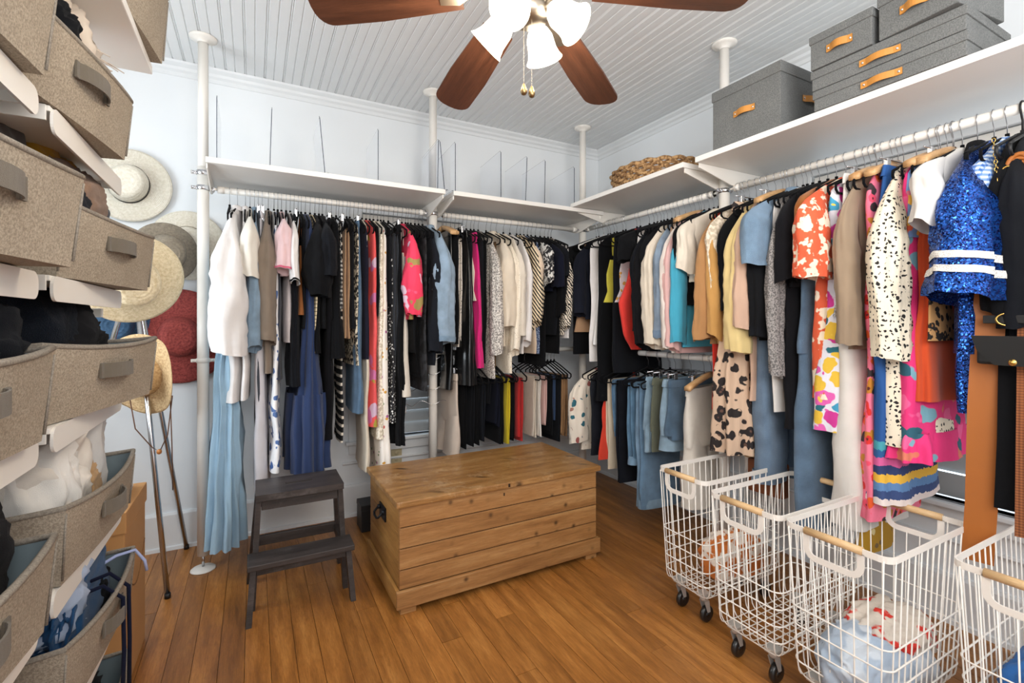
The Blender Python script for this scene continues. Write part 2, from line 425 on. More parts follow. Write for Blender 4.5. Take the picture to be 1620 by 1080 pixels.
DAY = emit('daylight_pane', (0.82, 0.92, 1.0, 1), 1.6)
def window(name, axis, pos, a0, a1, z0, z1, out, slat=0.08, tilt=64):
    """pane, casing, sill and a blind of wide slats"""
    def P(d, a, z): return (pos + out * d, a, z) if axis == 'X' else (a, pos + out * d, z)
    def bx(mb, d0, d1, p, q, c0, c1, bev=0.004):
        A = P(d0, p, c0); B = P(d1, q, c1)
        mb.box(min(A[0], B[0]), max(A[0], B[0]), min(A[1], B[1]), max(A[1], B[1]), c0, c1, bev)
    root = struct(bpy.data.objects.new(name, None)); COL.objects.link(root)
    mb = MB(); bx(mb, 0.09, 0.1, a0, a1, z0, z1, 0); mb.build('pane', DAY, root)
    c = 0.085
    for (p, q, c0, c1) in ((a0 - c, a0, z0 - c, z1 + c), (a1, a1 + c, z0 - c, z1 + c), (a0, a1, z1, z1 + c), (a0, a1, z0 - c, z0)):
        mb = MB(); bx(mb, -0.022, -0.001, p, q, c0, c1); mb.build('casing', TRIM, root)
    mb = MB(); bx(mb, -0.05, 0.05, a0 - c - 0.02, a1 + c + 0.02, z0 - 0.02, z0); mb.build('sill', TRIM, root)
    mb = MB(); bx(mb, 0.0, 0.06, a0 + 0.005, a1 - 0.005, z1 - 0.07, z1 - 0.004); mb.build('head_rail', WHITE, root)
    sm = MB(); hl = (a1 - a0) / 2 - 0.008; hw = slat * 0.49
    if axis == 'X': sm.box(-hw, hw, -hl, hl, -0.0015, 0.0015)
    else: sm.box(-hl, hl, -hw, hw, -0.0015, 0.0015)
    me = sm.mesh('slat', plain('blind_slat', rgb(176, 180, 182), 0.5))
    z = z0 + slat * 0.55
    while z < z1 - 0.09:
        loc = P(0.035, (a0 + a1) / 2, z)
        rot = (0, R(tilt), 0) if axis == 'X' else (R(tilt), 0, 0)
        link('slat', me, root, loc, rot); z += slat
    for k in (0.2, 0.8):
        a = a0 + (a1 - a0) * k
        mb = MB(); A = P(0.035, a, z0 + 0.01); B = P(0.035, a, z1 - 0.06); mb.tube([A, B], 0.0015, 5); mb.build('cord', WHITE, root)
    return root
window('window_1', 'Y', YB, *WB, 1, 0.078, 78)
window('window_2', 'X', XR, *WR, 1, 0.105, 80)
window('window_3', 'X', XL, *WL, -1, 0.08, 25)

# socket plate
o = thing('wall_socket', 'small beige socket plate low on the back wall', 'socket', (0.72, YB - 0.02, 0.36))
o.location = (atY(627, YB)[0], YB, 0.345)
MB().box(-0.036, 0.036, -0.007, -0.001, -0.05, 0.05, 0.002).build('plate', plain('beige_plastic', rgb(196, 184, 150), 0.5), o)
for dz in (-0.02, 0.02):
    MB().lathe([(0.0, -0.0085), (0.015, -0.0085), (0.016, -0.006)], 16, M=Matrix.Translation((0, 0, dz)) @ Matrix.Rotation(R(90), 4, 'X') @ Matrix.Scale(-1, 4, (0, 0, 1))).build('outlet', plain('beige_plastic', rgb(196, 184, 150), 0.5), o)

# ------------------------------------------------------------------ pole system
PY, PX = 2.861, 2.13
RODZ, LOWZ = 1.915, 1.05
def pole(x, y, label, low=False):
    o = thing('tension_pole', label, 'pole', (x, y, 0), group=None)
    MB().tube([(0, 0, 0.075), (0, 0, 2.02)], 0.0262, 20).build('lower_tube', WHITEM, o)
    MB().tube([(0, 0, 2.02), (0, 0, ZC - 0.02)], 0.0232, 20).build('upper_tube', WHITEM, o)
    MB().lathe([(0.0, ZC - 0.001), (0.062, ZC - 0.001), (0.062, ZC - 0.006), (0.05, ZC - 0.013), (0.026, ZC - 0.022), (0.024, ZC - 0.03)], 32).build('ceiling_flange', WHITEM, o)
    MB().lathe([(0.0, 0.016), (0.02, 0.015), (0.05, 0.009), (0.056, 0.004), (0.056, 0.001), (0, 0.001)], 32).build('foot', WHITEM, o)
    MB().tube([(0, 0, 0.014), (0, 0, 0.08)], 0.006, 10).build('levelling_screw', CHROME, o)
    sc = MB()
    for a in (40, 160, 280):
        sc.lathe([(0, ZC - 0.015), (0.005, ZC - 0.014), (0.006, ZC - 0.009)], 10, 0.042 * math.cos(R(a)), 0.042 * math.sin(R(a)))
    sc.build('flange_screws', CHROME, o)
    for z in ([1.99, RODZ] + [LOWZ]):
        c = MB(); c.lathe([(0.0268, z - 0.012), (0.030, z - 0.010), (0.030, z + 0.010), (0.0268, z + 0.012)], 20)
        for sg in (-1, 1):
            c.box(sg * 0.04 - 0.012, sg * 0.04 + 0.012, -0.006, 0.006, z - 0.008, z + 0.008, 0.002)
            c.tube([(sg * 0.04, -0.014, z), (sg * 0.04, 0.014, z)], 0.005, 8)
        c.build('clamp', WHITEM if z < 1.5 else CHROME, o)
    return o
PX1, PX2 = -0.222, 0.983
pole(PX1, PY, 'white floor-to-ceiling pole nearest the hats, leftmost on the back wall')
pole(PX2, PY, 'white pole in the middle of the back wall, behind the chest')
pole(PX, PY, 'white pole in the far corner between the two clothes walls')
pole(PX, 1.655, 'white pole on the right wall behind the first grey box')
pole(PX, 0.45, 'white pole at the near end of the right wall, beyond the belts')

def rod(name, p, q, label):
    p = Vector(p); q = Vector(q); d = (q - p).normalized()
    o = thing(name, label, 'rail', p)
    MB().tube([(0, 0, 0), q - p], 0.0165, 18).build('rod', WHITEM, o)
    for a, s in ((Vector((0, 0, 0)), 1), (q - p, -1)):
        c = MB(); c.tube([a - d * 0.028 * s, a + d * 0.004 * s], 0.006, 8); c.tube([a, a + d * 0.03 * s], 0.0178, 18)
        c.build('end_cap', CHROME if False else WHITEM, o)
rod('hanging_rail', (PX1 + 0.062, PY, RODZ), (PX2 - 0.062, PY, RODZ), 'upper white hanging rail on the left half of the back wall')
rod('hanging_rail', (PX2 + 0.062, PY, RODZ), (PX - 0.062, PY, RODZ), 'upper white hanging rail between the middle and corner poles')
rod('hanging_rail', (PX, PY - 0.062, RODZ), (PX, 1.717, RODZ), 'upper white hanging rail on the right wall, far half')
rod('hanging_rail', (PX, 1.593, RODZ), (PX, 0.512, RODZ), 'upper white hanging rail on the right wall, under the grey boxes')
rod('hanging_rail', (PX2 + 0.062, PY, LOWZ), (PX - 0.062, PY, LOWZ), 'low white trouser rail on the back wall behind the chest')
rod('hanging_rail', (PX, PY - 0.062, LOWZ), (PX, 1.717, LOWZ), 'low white rail on the right wall holding the jeans')

def bracket_parts(root, x, y, zt, dirx, diry, L0, L1, n=1):
    """flat tapered arm under a shelf end, front length L0, back length L1"""
    mb = MB()
    poly = [(-L1, 0), (L0, 0), (L0, -0.022), (0.03, -0.075), (-0.03, -0.075), (-L1, -0.022)]
    ang = math.atan2(diry, dirx)
    M = Matrix.Translation((x, y, zt)) @ Matrix.Rotation(ang, 4, 'Z') @ Matrix.Rotation(R(90), 4, 'X')
    mb.prism(poly, -0.003, 0.003, M)
    return mb.build('bracket', WHITEM, root)
def shelf(label, x0, x1, y0, y1, zt, th=0.026, brk=()):
    o = thing('wall_shelf', label, 'shelf', ((x0 + x1) / 2, (y0 + y1) / 2, zt - th))
    cx, cy, cz = o.location
    MB().box(x0 - cx, x1 - cx, y0 - cy, y1 - cy, 0, th, 0.0025).build('board', WHITE, o)
    for (bx_, by_, dx_, dy_) in brk:
        bracket_parts(o, bx_ - cx, by_ - cy, -0.001, dx_, dy_, 0.26, 0.2)
    return o
SY0, SY1, SZB = 2.585, 3.09, 1.997
shelf('long white shelf on the left of the back wall, holding clear dividers', PX1 + 0.03, PX2 - 0.02, SY0, SY1, SZB, brk=((PX1 + 0.034, PY, 0, -1), (PX2 - 0.03, PY, 0, -1)))
shelf('white shelf between the middle and corner poles, holding clear dividers', PX2 + 0.03, 2.1, SY0, SY1, SZB, brk=((PX2 + 0.034, PY, 0, -1), (2.09, PY, 0, -1)))
SX0, SX1, SZR = 1.85, 2.36, 2.026
shelf('white shelf in the far right corner with a woven tray on it', SX0, SX1, 1.672, 2.62, SZR, brk=((PX, 1.68, -1, 0), (PX, 2.61, -1, 0)))
shelf('white shelf on the right wall carrying the grey boxes', SX0, SX1, 0.3, 1.6, SZR, brk=((PX, 1.592, -1, 0), (PX, 0.36, -1, 0)))

# clear acrylic dividers
ACR = glass('clear_acrylic', (0.97, 0.98, 1, 1)); 
ACE = glass('acrylic_edge', (0.45, 0.50, 0.72, 1), 0.1)
def divider(px, pyt, label, lean=0.0):
    x_, t = atY(px, SY0 + 0.02); h = max(0.2, min(0.31, zof(pyt, t) - SZB))
    o = thing('acrylic_divider', label, 'divider', (x_, SY0 + 0.015, SZB), rot=(0, lean, 0))
    poly = [(0.003, 0.004), (0.30, 0.004), (0.30, h - 0.02), (0.012, h), (0.003, h - 0.012)]
    M = Matrix.Rotation(R(90), 4, 'Z') @ Matrix.Rotation(R(90), 4, 'X')
    MB().prism(poly, -0.0012, 0.0012, M).build('sheet', ACR, o)
    MB().box(-0.0016, 0.0016, 0, 0.003, 0.003, h - 0.012).build('front_edge', ACE, o)
    MB().box(-0.02, 0.02, 0.002, 0.29, 0.0005, 0.004).build('foot_clip', ACR, o)
for px_, py_, lb, ln in ((343, 150, 'clear divider nearest the left pole', 0), (427, 168, 'clear divider, second from the left pole', 0.03), (514, 184, 'clear divider, third from the left pole', -0.09),
                     (598, 203, 'clear divider, fourth from the left pole', 0.0), (692, 219, 'upright clear divider just left of the middle pole gap', 0.02), (703, 222, 'leaning clear divider over the middle pole gap', -0.1),
                     (720, 224, 'clear divider on the left end of the right-hand shelf', 0), (792, 238, 'clear divider, second on the right-hand shelf', 0), (831, 246, 'clear divider, third on the right-hand shelf', 0.04),
                     (861, 252, 'clear divider, fourth on the right-hand shelf', 0.02), (908, 263, 'clear divider, last one before the corner pole', 0)):
    divider(px_, py_, lb, ln)

# woven tray on the corner shelf
WOV = pattern('woven_seagrass', 'speckle', [(122, 88, 54), (186, 148, 102)], 70, stretch=(1, 1, 1))
o = thing('woven_tray', 'round brown woven tray on the corner shelf', 'tray', (2.12, 2.14, SZR + 0.001))
for k in range(6):
    rr = 0.2 + 0.0 * k; z = 0.014 + k * 0.02; mb = MB(); pts = []
    for i in range(90):
        a = 2 * PI * i / 90; pts.append(((rr + 0.004 * k + 0.006 * math.sin(a * 18 + k * PI)) * math.cos(a), (rr + 0.004 * k + 0.006 * math.sin(a * 18 + k * PI)) * math.sin(a) * 1.25, z + 0.004 * math.sin(a * 18 + k * PI + 1.5)))
    mb.tube(pts, 0.0125, 8, True); mb.build('coil', WOV, o)
MB().lathe([(0, 0.006), (0.2, 0.006), (0.21, 0.012)], 40, M=Matrix.Scale(1.25, 4, (0, 1, 0))).build('base', WOV, o)

# ------------------------------------------------------------------ grey storage boxes
GREYB = heather('grey_box_linen', (92, 94, 94), (122, 124, 123))
TAN = plain('tan_leather', rgb(196, 134, 58), 0.5, var=0.12)
RIV = plain('rivet', rgb(225, 225, 225), 0.25, 1.0)
def leather_handle(root, w, hh, M):
    mb = MB(); rs = []
    for i in range(13):
        s = i / 12; u = (s - 0.5) * w; b_ = 0.001 + 0.014 * max(0.0, math.sin(PI * min(1, max(0, (s - 0.14) / 0.72)))) 
        rs.append([M @ Vector((b_, u, -hh / 2)), M @ Vector((b_ + 0.003, u, -hh / 2)), M @ Vector((b_ + 0.003, u, hh / 2)), M @ Vector((b_, u, hh / 2))])
    mb.rings(rs, True, True, True, smooth=False); h = mb.build('handle', TAN, root)
    rv = MB()
    for s in (-1, 1):
        rv.lathe([(0.0, 0.006), (0.003, 0.0055), (0.0045, 0.0035)], 10, M=M @ Matrix.Translation((0, s * w * 0.42, 0)) @ Matrix.Rotation(R(90), 4, 'Y'))
    rv.build('rivets', RIV, h)
def storage_box(label, xf, y0, y1, z, h, d, hw=0.1, lidh=0.045, rz=0, side=False):
    o = thing('storage_box', label, 'box', (xf + d / 2, (y0 + y1) / 2, z + 0.001), rz)
    w = (y1 - y0) / 2
    MB().box(-d / 2 + 0.004, d / 2 - 0.004, -w + 0.004, w - 0.004, 0, h - 0.004, 0.003).build('body', GREYB, o)
    MB().box(-d / 2, d / 2, -w, w, h - lidh, h, 0.003).build('lid', GREYB, o)
    hz = (h - lidh) * 0.56 if h > 0.1 else (h - lidh) * 0.62
    leather_handle(o, hw, 0.026 if h > 0.1 else 0.022, Matrix.Translation((-d / 2 + 0.003, 0, hz)) @ Matrix.Rotation(R(180), 4, 'Z'))
    if side: leather_handle(o, hw, 0.026, Matrix.Translation((0.02, -w + 0.003, hz + 0.02)) @ Matrix.Rotation(R(-90), 4, 'Z'))
storage_box('large grey linen box standing alone at the far end of the shelf', SX0 + 0.005, 1.18, 1.51, SZR, 0.265, 0.36, 0.1, 0.045, 0, True)
storage_box('flat wide grey box, bottom of the stack', SX0 - 0.008, 0.605, 1.05, SZR, 0.073, 0.33, 0.12, 0.03)
storage_box('flat wide grey box, second in the stack', SX0 - 0.012, 0.605, 1.055, SZR + 0.075, 0.073, 0.33, 0.12, 0.03)
storage_box('small grey box on the left of the stack top', SX0 - 0.022, 0.845, 1.055, SZR + 0.15, 0.125, 0.24, 0.085, 0.03)
storage_box('tilted-looking grey box on the right of the stack top', SX0 - 0.03, 0.60, 0.822, SZR + 0.15, 0.14, 0.26, 0.085, 0.03, R(-6))
# ------------------------------------------------------------------ chest
o = thing('blanket_chest', 'waxed pine blanket chest on the wooden floor in the middle of the room', 'chest', (1.07, 2.30, 0), R(0.6))
cw, cd = 0.527, 0.275        # half width, half depth of the carcass
pl = [(0.105, 0.184), (0.188, 0.274), (0.278, 0.364), (0.368, 0.455)]
MB().box(-cw + 0.006, cw - 0.006, -cd + 0.006, cd - 0.006, 0.106, 0.45).build('inner_carcass', plain('gap_shade_brown', rgb(52, 32, 16), 0.9), o)  # dark backing colour stands in for shade in the plank gaps
for z0, z1 in pl:
    MB().box(-cw, cw, -cd, -cd + 0.02, z0, z1, 0.003).build('front_plank', PINE, o)
    MB().box(-cw, cw, cd - 0.02, cd, z0, z1, 0.002).build('back_plank', PINE, o)
PINEY = wood('waxed_pine_ends', [(0.28, rgb(136, 92, 44)), (0.5, rgb(168, 122, 64)), (0.75, rgb(192, 146, 84))], (9, 0.8, 9), 0.5, knots=4.2, rnd=0.06, gs=2.6)
for s in (-1, 1):
    for z0, z1 in ((0.105, 0.215), (0.218, 0.335), (0.338, 0.455)):
        MB().box(min(s * cw, s * (cw - 0.02)), max(s * cw, s * (cw - 0.02)), -cd + 0.021, cd - 0.021, z0, z1, 0.002).build('end_plank', PINEY, o)
MB().box(-cw + 0.02, cw - 0.02, -cd + 0.02, cd - 0.02, 0.06, 0.075).build('bottom_board', PINE, o)
MB().box(-cw - 0.016, cw + 0.016, -cd - 0.016, -cd + 0.002, 0.028, 0.104, 0.005).build('plinth_front', PINE, o)
for s in (-1, 1):
    a, b2 = s * (cw - 0.002), s * (cw + 0.016)
    MB().box(min(a, b2), max(a, b2), -cd + 0.003, cd + 0.01, 0.028, 0.104, 0.005).build('plinth_side', PINEY, o)
for sx in (-1, 1):
    for sy in (-1, 1):
        MB().box(sx * 0.49 - 0.035, sx * 0.49 + 0.035, sy * 0.25 - 0.03, sy * 0.25 + 0.03, 0, 0.028, 0.003).build('foot', PINE, o)
lid = MB().box(-cw - 0.018, cw + 0.018, -cd - 0.018, cd + 0.012, 0.456, 0.484, 0.006).build('lid', PINETOP, o)
MB().box(-0.012, -0.008 + 0.006, -cd - 0.0195, -cd - 0.017, 0.462, 0.478).build('lock_notch', plain('dark_slot', rgb(40, 24, 10), 0.8), lid)
MB().box(-0.028, -0.022, -cd - 0.0012, -cd + 0.001, 0.418, 0.432).build('keyhole', plain('dark_slot', rgb(40, 24, 10), 0.8), o)
IRON = plain('black_iron', rgb(34, 36, 40), 0.45, 0.7)
for s in (-1, 1):
    h = MB().box(-0.003, 0.003, -0.055, 0.055, -0.032, 0.032, 0.001).build('handle_plate', IRON, o, (s * (cw + 0.0035), 0.0, 0.345))
    pts = [(s * 0.012, -0.042, 0.012), (s * 0.03, -0.042, -0.008), (s * 0.034, -0.02, -0.016), (s * 0.034, 0.02, -0.016), (s * 0.03, 0.042, -0.008), (s * 0.012, 0.042, 0.012)]
    mb = MB(); mb.tube(pts, 0.0055, 8)
    for yy in (-0.042, 0.042): mb.lathe([(0, -0.0), (0.011, 0.0), (0.011, 0.014), (0, 0.016)], 12, M=Matrix.Translation((0, yy, 0.012)) @ Matrix.Rotation(R(90 * s), 4, 'Y'))
    mb.build('bail', IRON, h)

# ------------------------------------------------------------------ step stool
o = thing('step_stool', 'dark stained wooden two-step stool on the floor left of the chest', 'stool', (0.188, 2.42, 0))
def beam(p, q, w, d, name, root, mat):
    p = Vector(p); q = Vector(q)
    mb = MB(); rs = []
    for c in (p, q): rs.append([(c.x - w / 2, c.y - d / 2, c.z), (c.x + w / 2, c.y - d / 2, c.z), (c.x + w / 2, c.y + d / 2, c.z), (c.x - w / 2, c.y + d / 2, c.z)])
    mb.rings(rs, True, True, True, smooth=False); return mb.build(name, mat, root)
for s in (-1, 1):
    beam((s * 0.205, -0.185, 0), (s * 0.188, -0.158, 0.225), 0.022, 0.036, 'leg', o, STOOLW)
    beam((s * 0.192, -0.060, 0.0), (s * 0.168, -0.060, 0.472), 0.022, 0.036, 'leg', o, STOOLW)
    beam((s * 0.205, 0.195, 0), (s * 0.168, 0.100, 0.472), 0.022, 0.036, 'leg', o, STOOLW)
    MB().box(min(s * 0.155, s * 0.178), max(s * 0.155, s * 0.178), -0.04, 0.09, 0.43, 0.471, 0.002).build('side_rail', STOOLW, o)
    MB().box(min(s * 0.168, s * 0.19), max(s * 0.168, s * 0.19), -0.155, 0.13, 0.19, 0.226, 0.002).build('side_rail', STOOLW, o)
# top step with grip slot: four boards round the slot joined as one board
tb = MB()
x0, x1, y0, y1, z0, z1 = -0.18, 0.18, -0.10, 0.14, 0.473, 0.50
sx0, sx1, sy0, sy1 = -0.058, 0.058, 0.012, 0.034
o2 = [(x0, y0), (x1, y0), (x1, y1), (x0, y1)]; i2 = [(sx0, sy0), (sx1, sy0), (sx1, sy1), (sx0, sy1)]
v = [(a, b, z0) for a, b in o2] + [(a, b, z0) for a, b in i2] + [(a, b, z1) for a, b in o2] + [(a, b, z1) for a, b in i2]
f = []
for i in range(4):
    j = (i + 1) % 4
    f += [(i, j, 8 + j, 8 + i), (4 + j, 4 + i, 12 + i, 12 + j), (8 + i, 8 + j, 12 + j, 12 + i), (j, i, 4 + i, 4 + j)]
tb.add(v, f, False); tb.build('top_step', STOOLW, o)
MB().box(-0.21, 0.21, -0.205, -0.075, 0.227, 0.25, 0.003).build('lower_step', STOOLW, o)
MB().box(-0.157, 0.157, -0.072, -0.054, 0.425, 0.471, 0.002).build('front_rail', STOOLW, o)
MB().box(-0.157, 0.157, 0.092, 0.108, 0.425, 0.471, 0.002).build('back_rail', STOOLW, o)
MB().box(-0.178, 0.178, -0.168, -0.152, 0.19, 0.226, 0.002).build('lower_front_rail', STOOLW, o)
MB().box(-0.176, 0.176, 0.130, 0.148, 0.19, 0.235, 0.002).build('lower_back_rail', STOOLW, o)

# ------------------------------------------------------------------ wire laundry baskets on casters
BLKR = plain('black_rubber', rgb(22, 22, 23), 0.35, var=0.1, coat=0.3)
def rrect(hx, hy, r, z, n=6):
    pts = []
    for cx_, cy_, a0 in ((hx - r, hy - r, 0), (-hx + r, hy - r, 90), (-hx + r, -hy + r, 180), (hx - r, -hy + r, 270)):
        for i in range(n + 1):
            a = R(a0 + 90 * i / n); pts.append((cx_ + r * math.cos(a), cy_ + r * math.sin(a), z))
    return pts
def make_basket(label, x, y, hx, hy, rz=0.0):
    o = thing('laundry_basket', label, 'basket', (x, y, 0), rz, group='white wire laundry baskets')
    H = 0.60; Zb = 0.115; bx_, by_ = hx * 0.9, hy * 0.86
    # rim strip with a dipped loop on each short side
    path = []
    g = min(0.075, hy * 0.58); dp = 0.075; rc = 0.03
    def side(sgn):
        px_ = sgn * hx; seq = []
        seq += [(px_, -sgn * (hy - 0.03), 0)]
        seq += [(px_, -sgn * (g + 0.006), 0), (px_, -sgn * g, -0.006)]
        for i in range(5):
            a = R(90 * i / 4); seq.append((px_, -sgn * (g - rc + rc * math.cos(a)), -dp + rc - rc * math.sin(a)))
        for i in range(5):
            a = R(90 - 90 * i / 4); seq.append((px_, sgn * (g - rc + rc * math.cos(a)), -dp + rc - rc * math.sin(a)))
        seq += [(px_, sgn * g, -0.006), (px_, sgn * (g + 0.006), 0)]
        return seq
    cr = 0.03
    def corner(cx_, cy_, a0): return [(cx_ + cr * math.cos(R(a0 + 90 * i / 5)), cy_ + cr * math.sin(R(a0 + 90 * i / 5)), 0) for i in range(6)]
    path = side(1)[1:] + corner(hx - cr, hy - cr, 0) + corner(-hx + cr, hy - cr, 90) + side(-1)[1:] + corner(-hx + cr, -hy + cr, 180) + corner(hx - cr, -hy + cr, 270)
    n = len(path); rm = MB(); rs = []
    for i in range(n):
        p = Vector(path[i]); t = (Vector(path[(i + 1) % n]) - Vector(path[i - 1])).normalized()
        outw = Vector((p.x, p.y, 0)); 
        outw = Vector((1 if p.x > 0 else -1, 0, 0)) if abs(abs(p.x) - hx) < 1e-6 else (Vector((0, 1 if p.y > 0 else -1, 0)) if abs(abs(p.y) - hy) < 1e-6 else (p - Vector(((hx - cr) * (1 if p.x > 0 else -1), (hy - cr) * (1 if p.y > 0 else -1), 0))).normalized())
        up = outw.cross(t).normalized()
        if up.z < -0.01: up = -up
        if i and (up - lastup).length > 1.5: up = -up
        lastup = up
        c = p + Vector((0, 0, H)); hh = 0.009
        rs.append([c - outw * 0.002 - up * hh, c + outw * 0.002 - up * hh, c + outw * 0.002 + up * hh, c - outw * 0.002 + up * hh])
    rs.append(rs[0]); rm.rings(rs, True, smooth=False); rm.build('rim', WHITEM, o)
    for s in (-1, 1):
        mb = MB(); mb.tube([(s * hx, -g - 0.004, H + 0.002), (s * hx, g + 0.004, H + 0.002)], 0.0115, 14); mb.build('handle_grip', GRIP, o)
    # upright wires bent into the floor grid
    wr = 0.0022
    def wire_u(p_top, p_bot, q_bot, q_top):
        P0, P1, P2, P3 = map(Vector, (p_top, p_bot, q_bot, q_top))
        def bend(a, b_, c, r=0.04):
            d1 = (a - b_).normalized(); d2 = (c - b_).normalized(); s_ = b_ + d1 * r; e_ = b_ + d2 * r
            return [s_ * (1 - k) ** 2 + b_ * 2 * k * (1 - k) + e_ * k * k for k in (0, .25, .5, .75, 1)]
        return [P0] + bend(P0, P1, P2) + bend(P1, P2, P3) + [P3]
    wm = MB(); nx = 13
    for i in range(nx):
        u = -0.9 + 1.8 * i / (nx - 1)
        wm.tube(wire_u((u * hx, -hy, H - 0.004), (u * bx_, -by_, Zb), (u * bx_, by_, Zb), (u * hx, hy, H - 0.004)), wr, 5)
    ny = 8
    for i in range(ny):
        u = -0.88 + 1.76 * i / (ny - 1)
        zt = H - 0.004 - (dp if abs(u * hy) < g - 0.004 else 0)
        wm.tube(wire_u((-hx, u * hy, zt), (-bx_, u * by_, Zb + 0.004), (bx_, u * by_, Zb + 0.004), (hx, u * hy, zt)), wr, 5)
    wm.build('wire_uprights', WHITEM, o)
    for k in (0.52, 0.64, 0.76, 0.88):
        q = k; ax = hx + (bx_ - hx) * q + 0.003; ay = hy + (by_ - hy) * q + 0.003
        mb = MB(); mb.tube(rrect(ax, ay, 0.035, H - (H - Zb) * k), 0.0026, 6, True); mb.build('ring', WHITEM, o)
    for sx in (-1, 1):
        for sy in (-1, 1):
            cx_, cy_ = sx * (bx_ - 0.045), sy * (by_ - 0.045)
            c = MB(); c.box(cx_ - 0.022, cx_ + 0.022, cy_ - 0.022, cy_ + 0.022, Zb - 0.006, Zb + 0.012, 0.002)
            c.lathe([(0.016, Zb - 0.006), (0.018, Zb - 0.012), (0.014, Zb - 0.022), (0, Zb - 0.023)], 14, cx_, cy_)
            for s in (-1, 1):
                c.prism([(cx_ - 0.014, -0), (cx_ + 0.014, 0), (cx_ + 0.022, -0.05), (cx_ + 0.006, -0.05)], cy_ + s * 0.013 - 0.001, cy_ + s * 0.013 + 0.001,
                        Matrix.Translation((0, 0, Zb - 0.02)) @ Matrix(((1, 0, 0, 0), (0, 0, 1, 0), (0, 1, 0, 0), (0, 0, 0, 1))))
            cs = c.build('caster', plain('zinc_caster', rgb(196, 194, 190), 0.35, 0.45), o)
            Mw = Matrix.Translation((cx_ + 0.014, cy_, 0.034)) @ Matrix.Rotation(R(90), 4, 'X')
            w_ = MB(); w_.lathe([(0.012, -0.009), (0.027, -0.011), (0.033, -0.007), (0.0338, 0), (0.033, 0.007), (0.027, 0.011), (0.012, 0.009)], 26, M=Mw)
            w_.lathe([(0, -0.011), (0.012, -0.009), (0.012, 0.009), (0, 0.011)], 16, M=Mw)
            w_.build('wheel', BLKR, cs)
    return o
make_basket('wire laundry basket farthest from the viewer, nearest the jeans', 1.835, 1.435, 0.265, 0.125)
make_basket('wire laundry basket, second from the chest side', 1.765, 1.10, 0.262, 0.138)
make_basket('wire laundry basket, third along, with pale blue laundry in it', 1.74, 0.795, 0.245, 0.148)
make_basket('wire laundry basket nearest the viewer, cut by the photo edge', 1.90, 0.43, 0.255, 0.145)

# ------------------------------------------------------------------ crumpled cloth
def heap(name, label, cat, loc, size, mat, seed, rz=0.0, folds=3.0, amp=0.22, parent=None, flat=0.35, group=None, rot=None):
    """one rumpled piece of cloth lying in a heap"""
    bm = bmesh.new(); bmesh.ops.create_icosphere(bm, subdivisions=5, radius=1.0)
    so = Vector((seed * 3.1, seed * 1.7, seed * 5.3)); Rm = Matrix.Rotation(seed * 1.3, 3, 'Z') @ Matrix.Rotation(0.5 + seed * 0.7, 3, 'X')
    for v_ in bm.verts:
        p = v_.co.normalized()
        q = Vector([math.copysign(abs(c) ** 0.75, c) for c in p])
        wv = noise.noise_vector(q * 1.2 + so)
        pp = Rm @ (q + wv * 0.35); pp = Vector((pp.x * 0.7, pp.y * 2.2, pp.z * 1.5))
        n1 = 1 - 2.4 * abs(noise.noise(pp * folds * 0.36 + so)); n2 = 1 - 2.4 * abs(noise.noise(pp * folds * 0.85 + wv * 1.5 + so * 2))
        n3 = 1 - 2.4 * abs(noise.noise(pp * folds * 2.0 + so * 3))
        rr = 1 + amp * (n1 * 0.9 + n2 * 0.55 + n3 * 0.2) + 0.16 * noise.noise(q * 1.3 + so)
        c = q * rr
        if c.z < -flat: c.z = -flat + (c.z + flat) * 0.15
        v_.co = Vector((c.x * size[0], c.y * size[1], (c.z + flat) * size[2]))
    bm.verts.index_update()
    mb = MB(); mb.add([v_.co.copy() for v_ in bm.verts], [[q.index for q in p.verts] for p in bm.faces]); bm.free()
    mn = min(v_[2] for v_ in mb.v)
    mb.v = [(a, b, c - mn) for a, b, c in mb.v]
    ob = mb.build(name, mat, parent, loc, rot if rot else (0, 0, rz))
    if not parent: tag(ob, label, cat, group)
    return ob
def strap(name, pts, w, th, mat, parent=None, side=(0, 0, 1)):
    """flat ribbon along a path, width across the given side vector"""
    pts = [Vector(p) for p in pts]; sd = Vector(side).normalized(); rs = []
    for i, p in enumerate(pts):
        t = (pts[min(i + 1, len(pts) - 1)] - pts[max(i - 1, 0)]).normalized()
        s_ = (sd - t * sd.dot(t)).normalized(); n_ = t.cross(s_)
        rs.append([p - s_ * w / 2 - n_ * th / 2, p + s_ * w / 2 - n_ * th / 2, p + s_ * w / 2 + n_ * th / 2, p - s_ * w / 2 + n_ * th / 2])
    mb = MB(); mb.rings(rs, True, True, True, smooth=False); return mb.build(name, mat, parent)
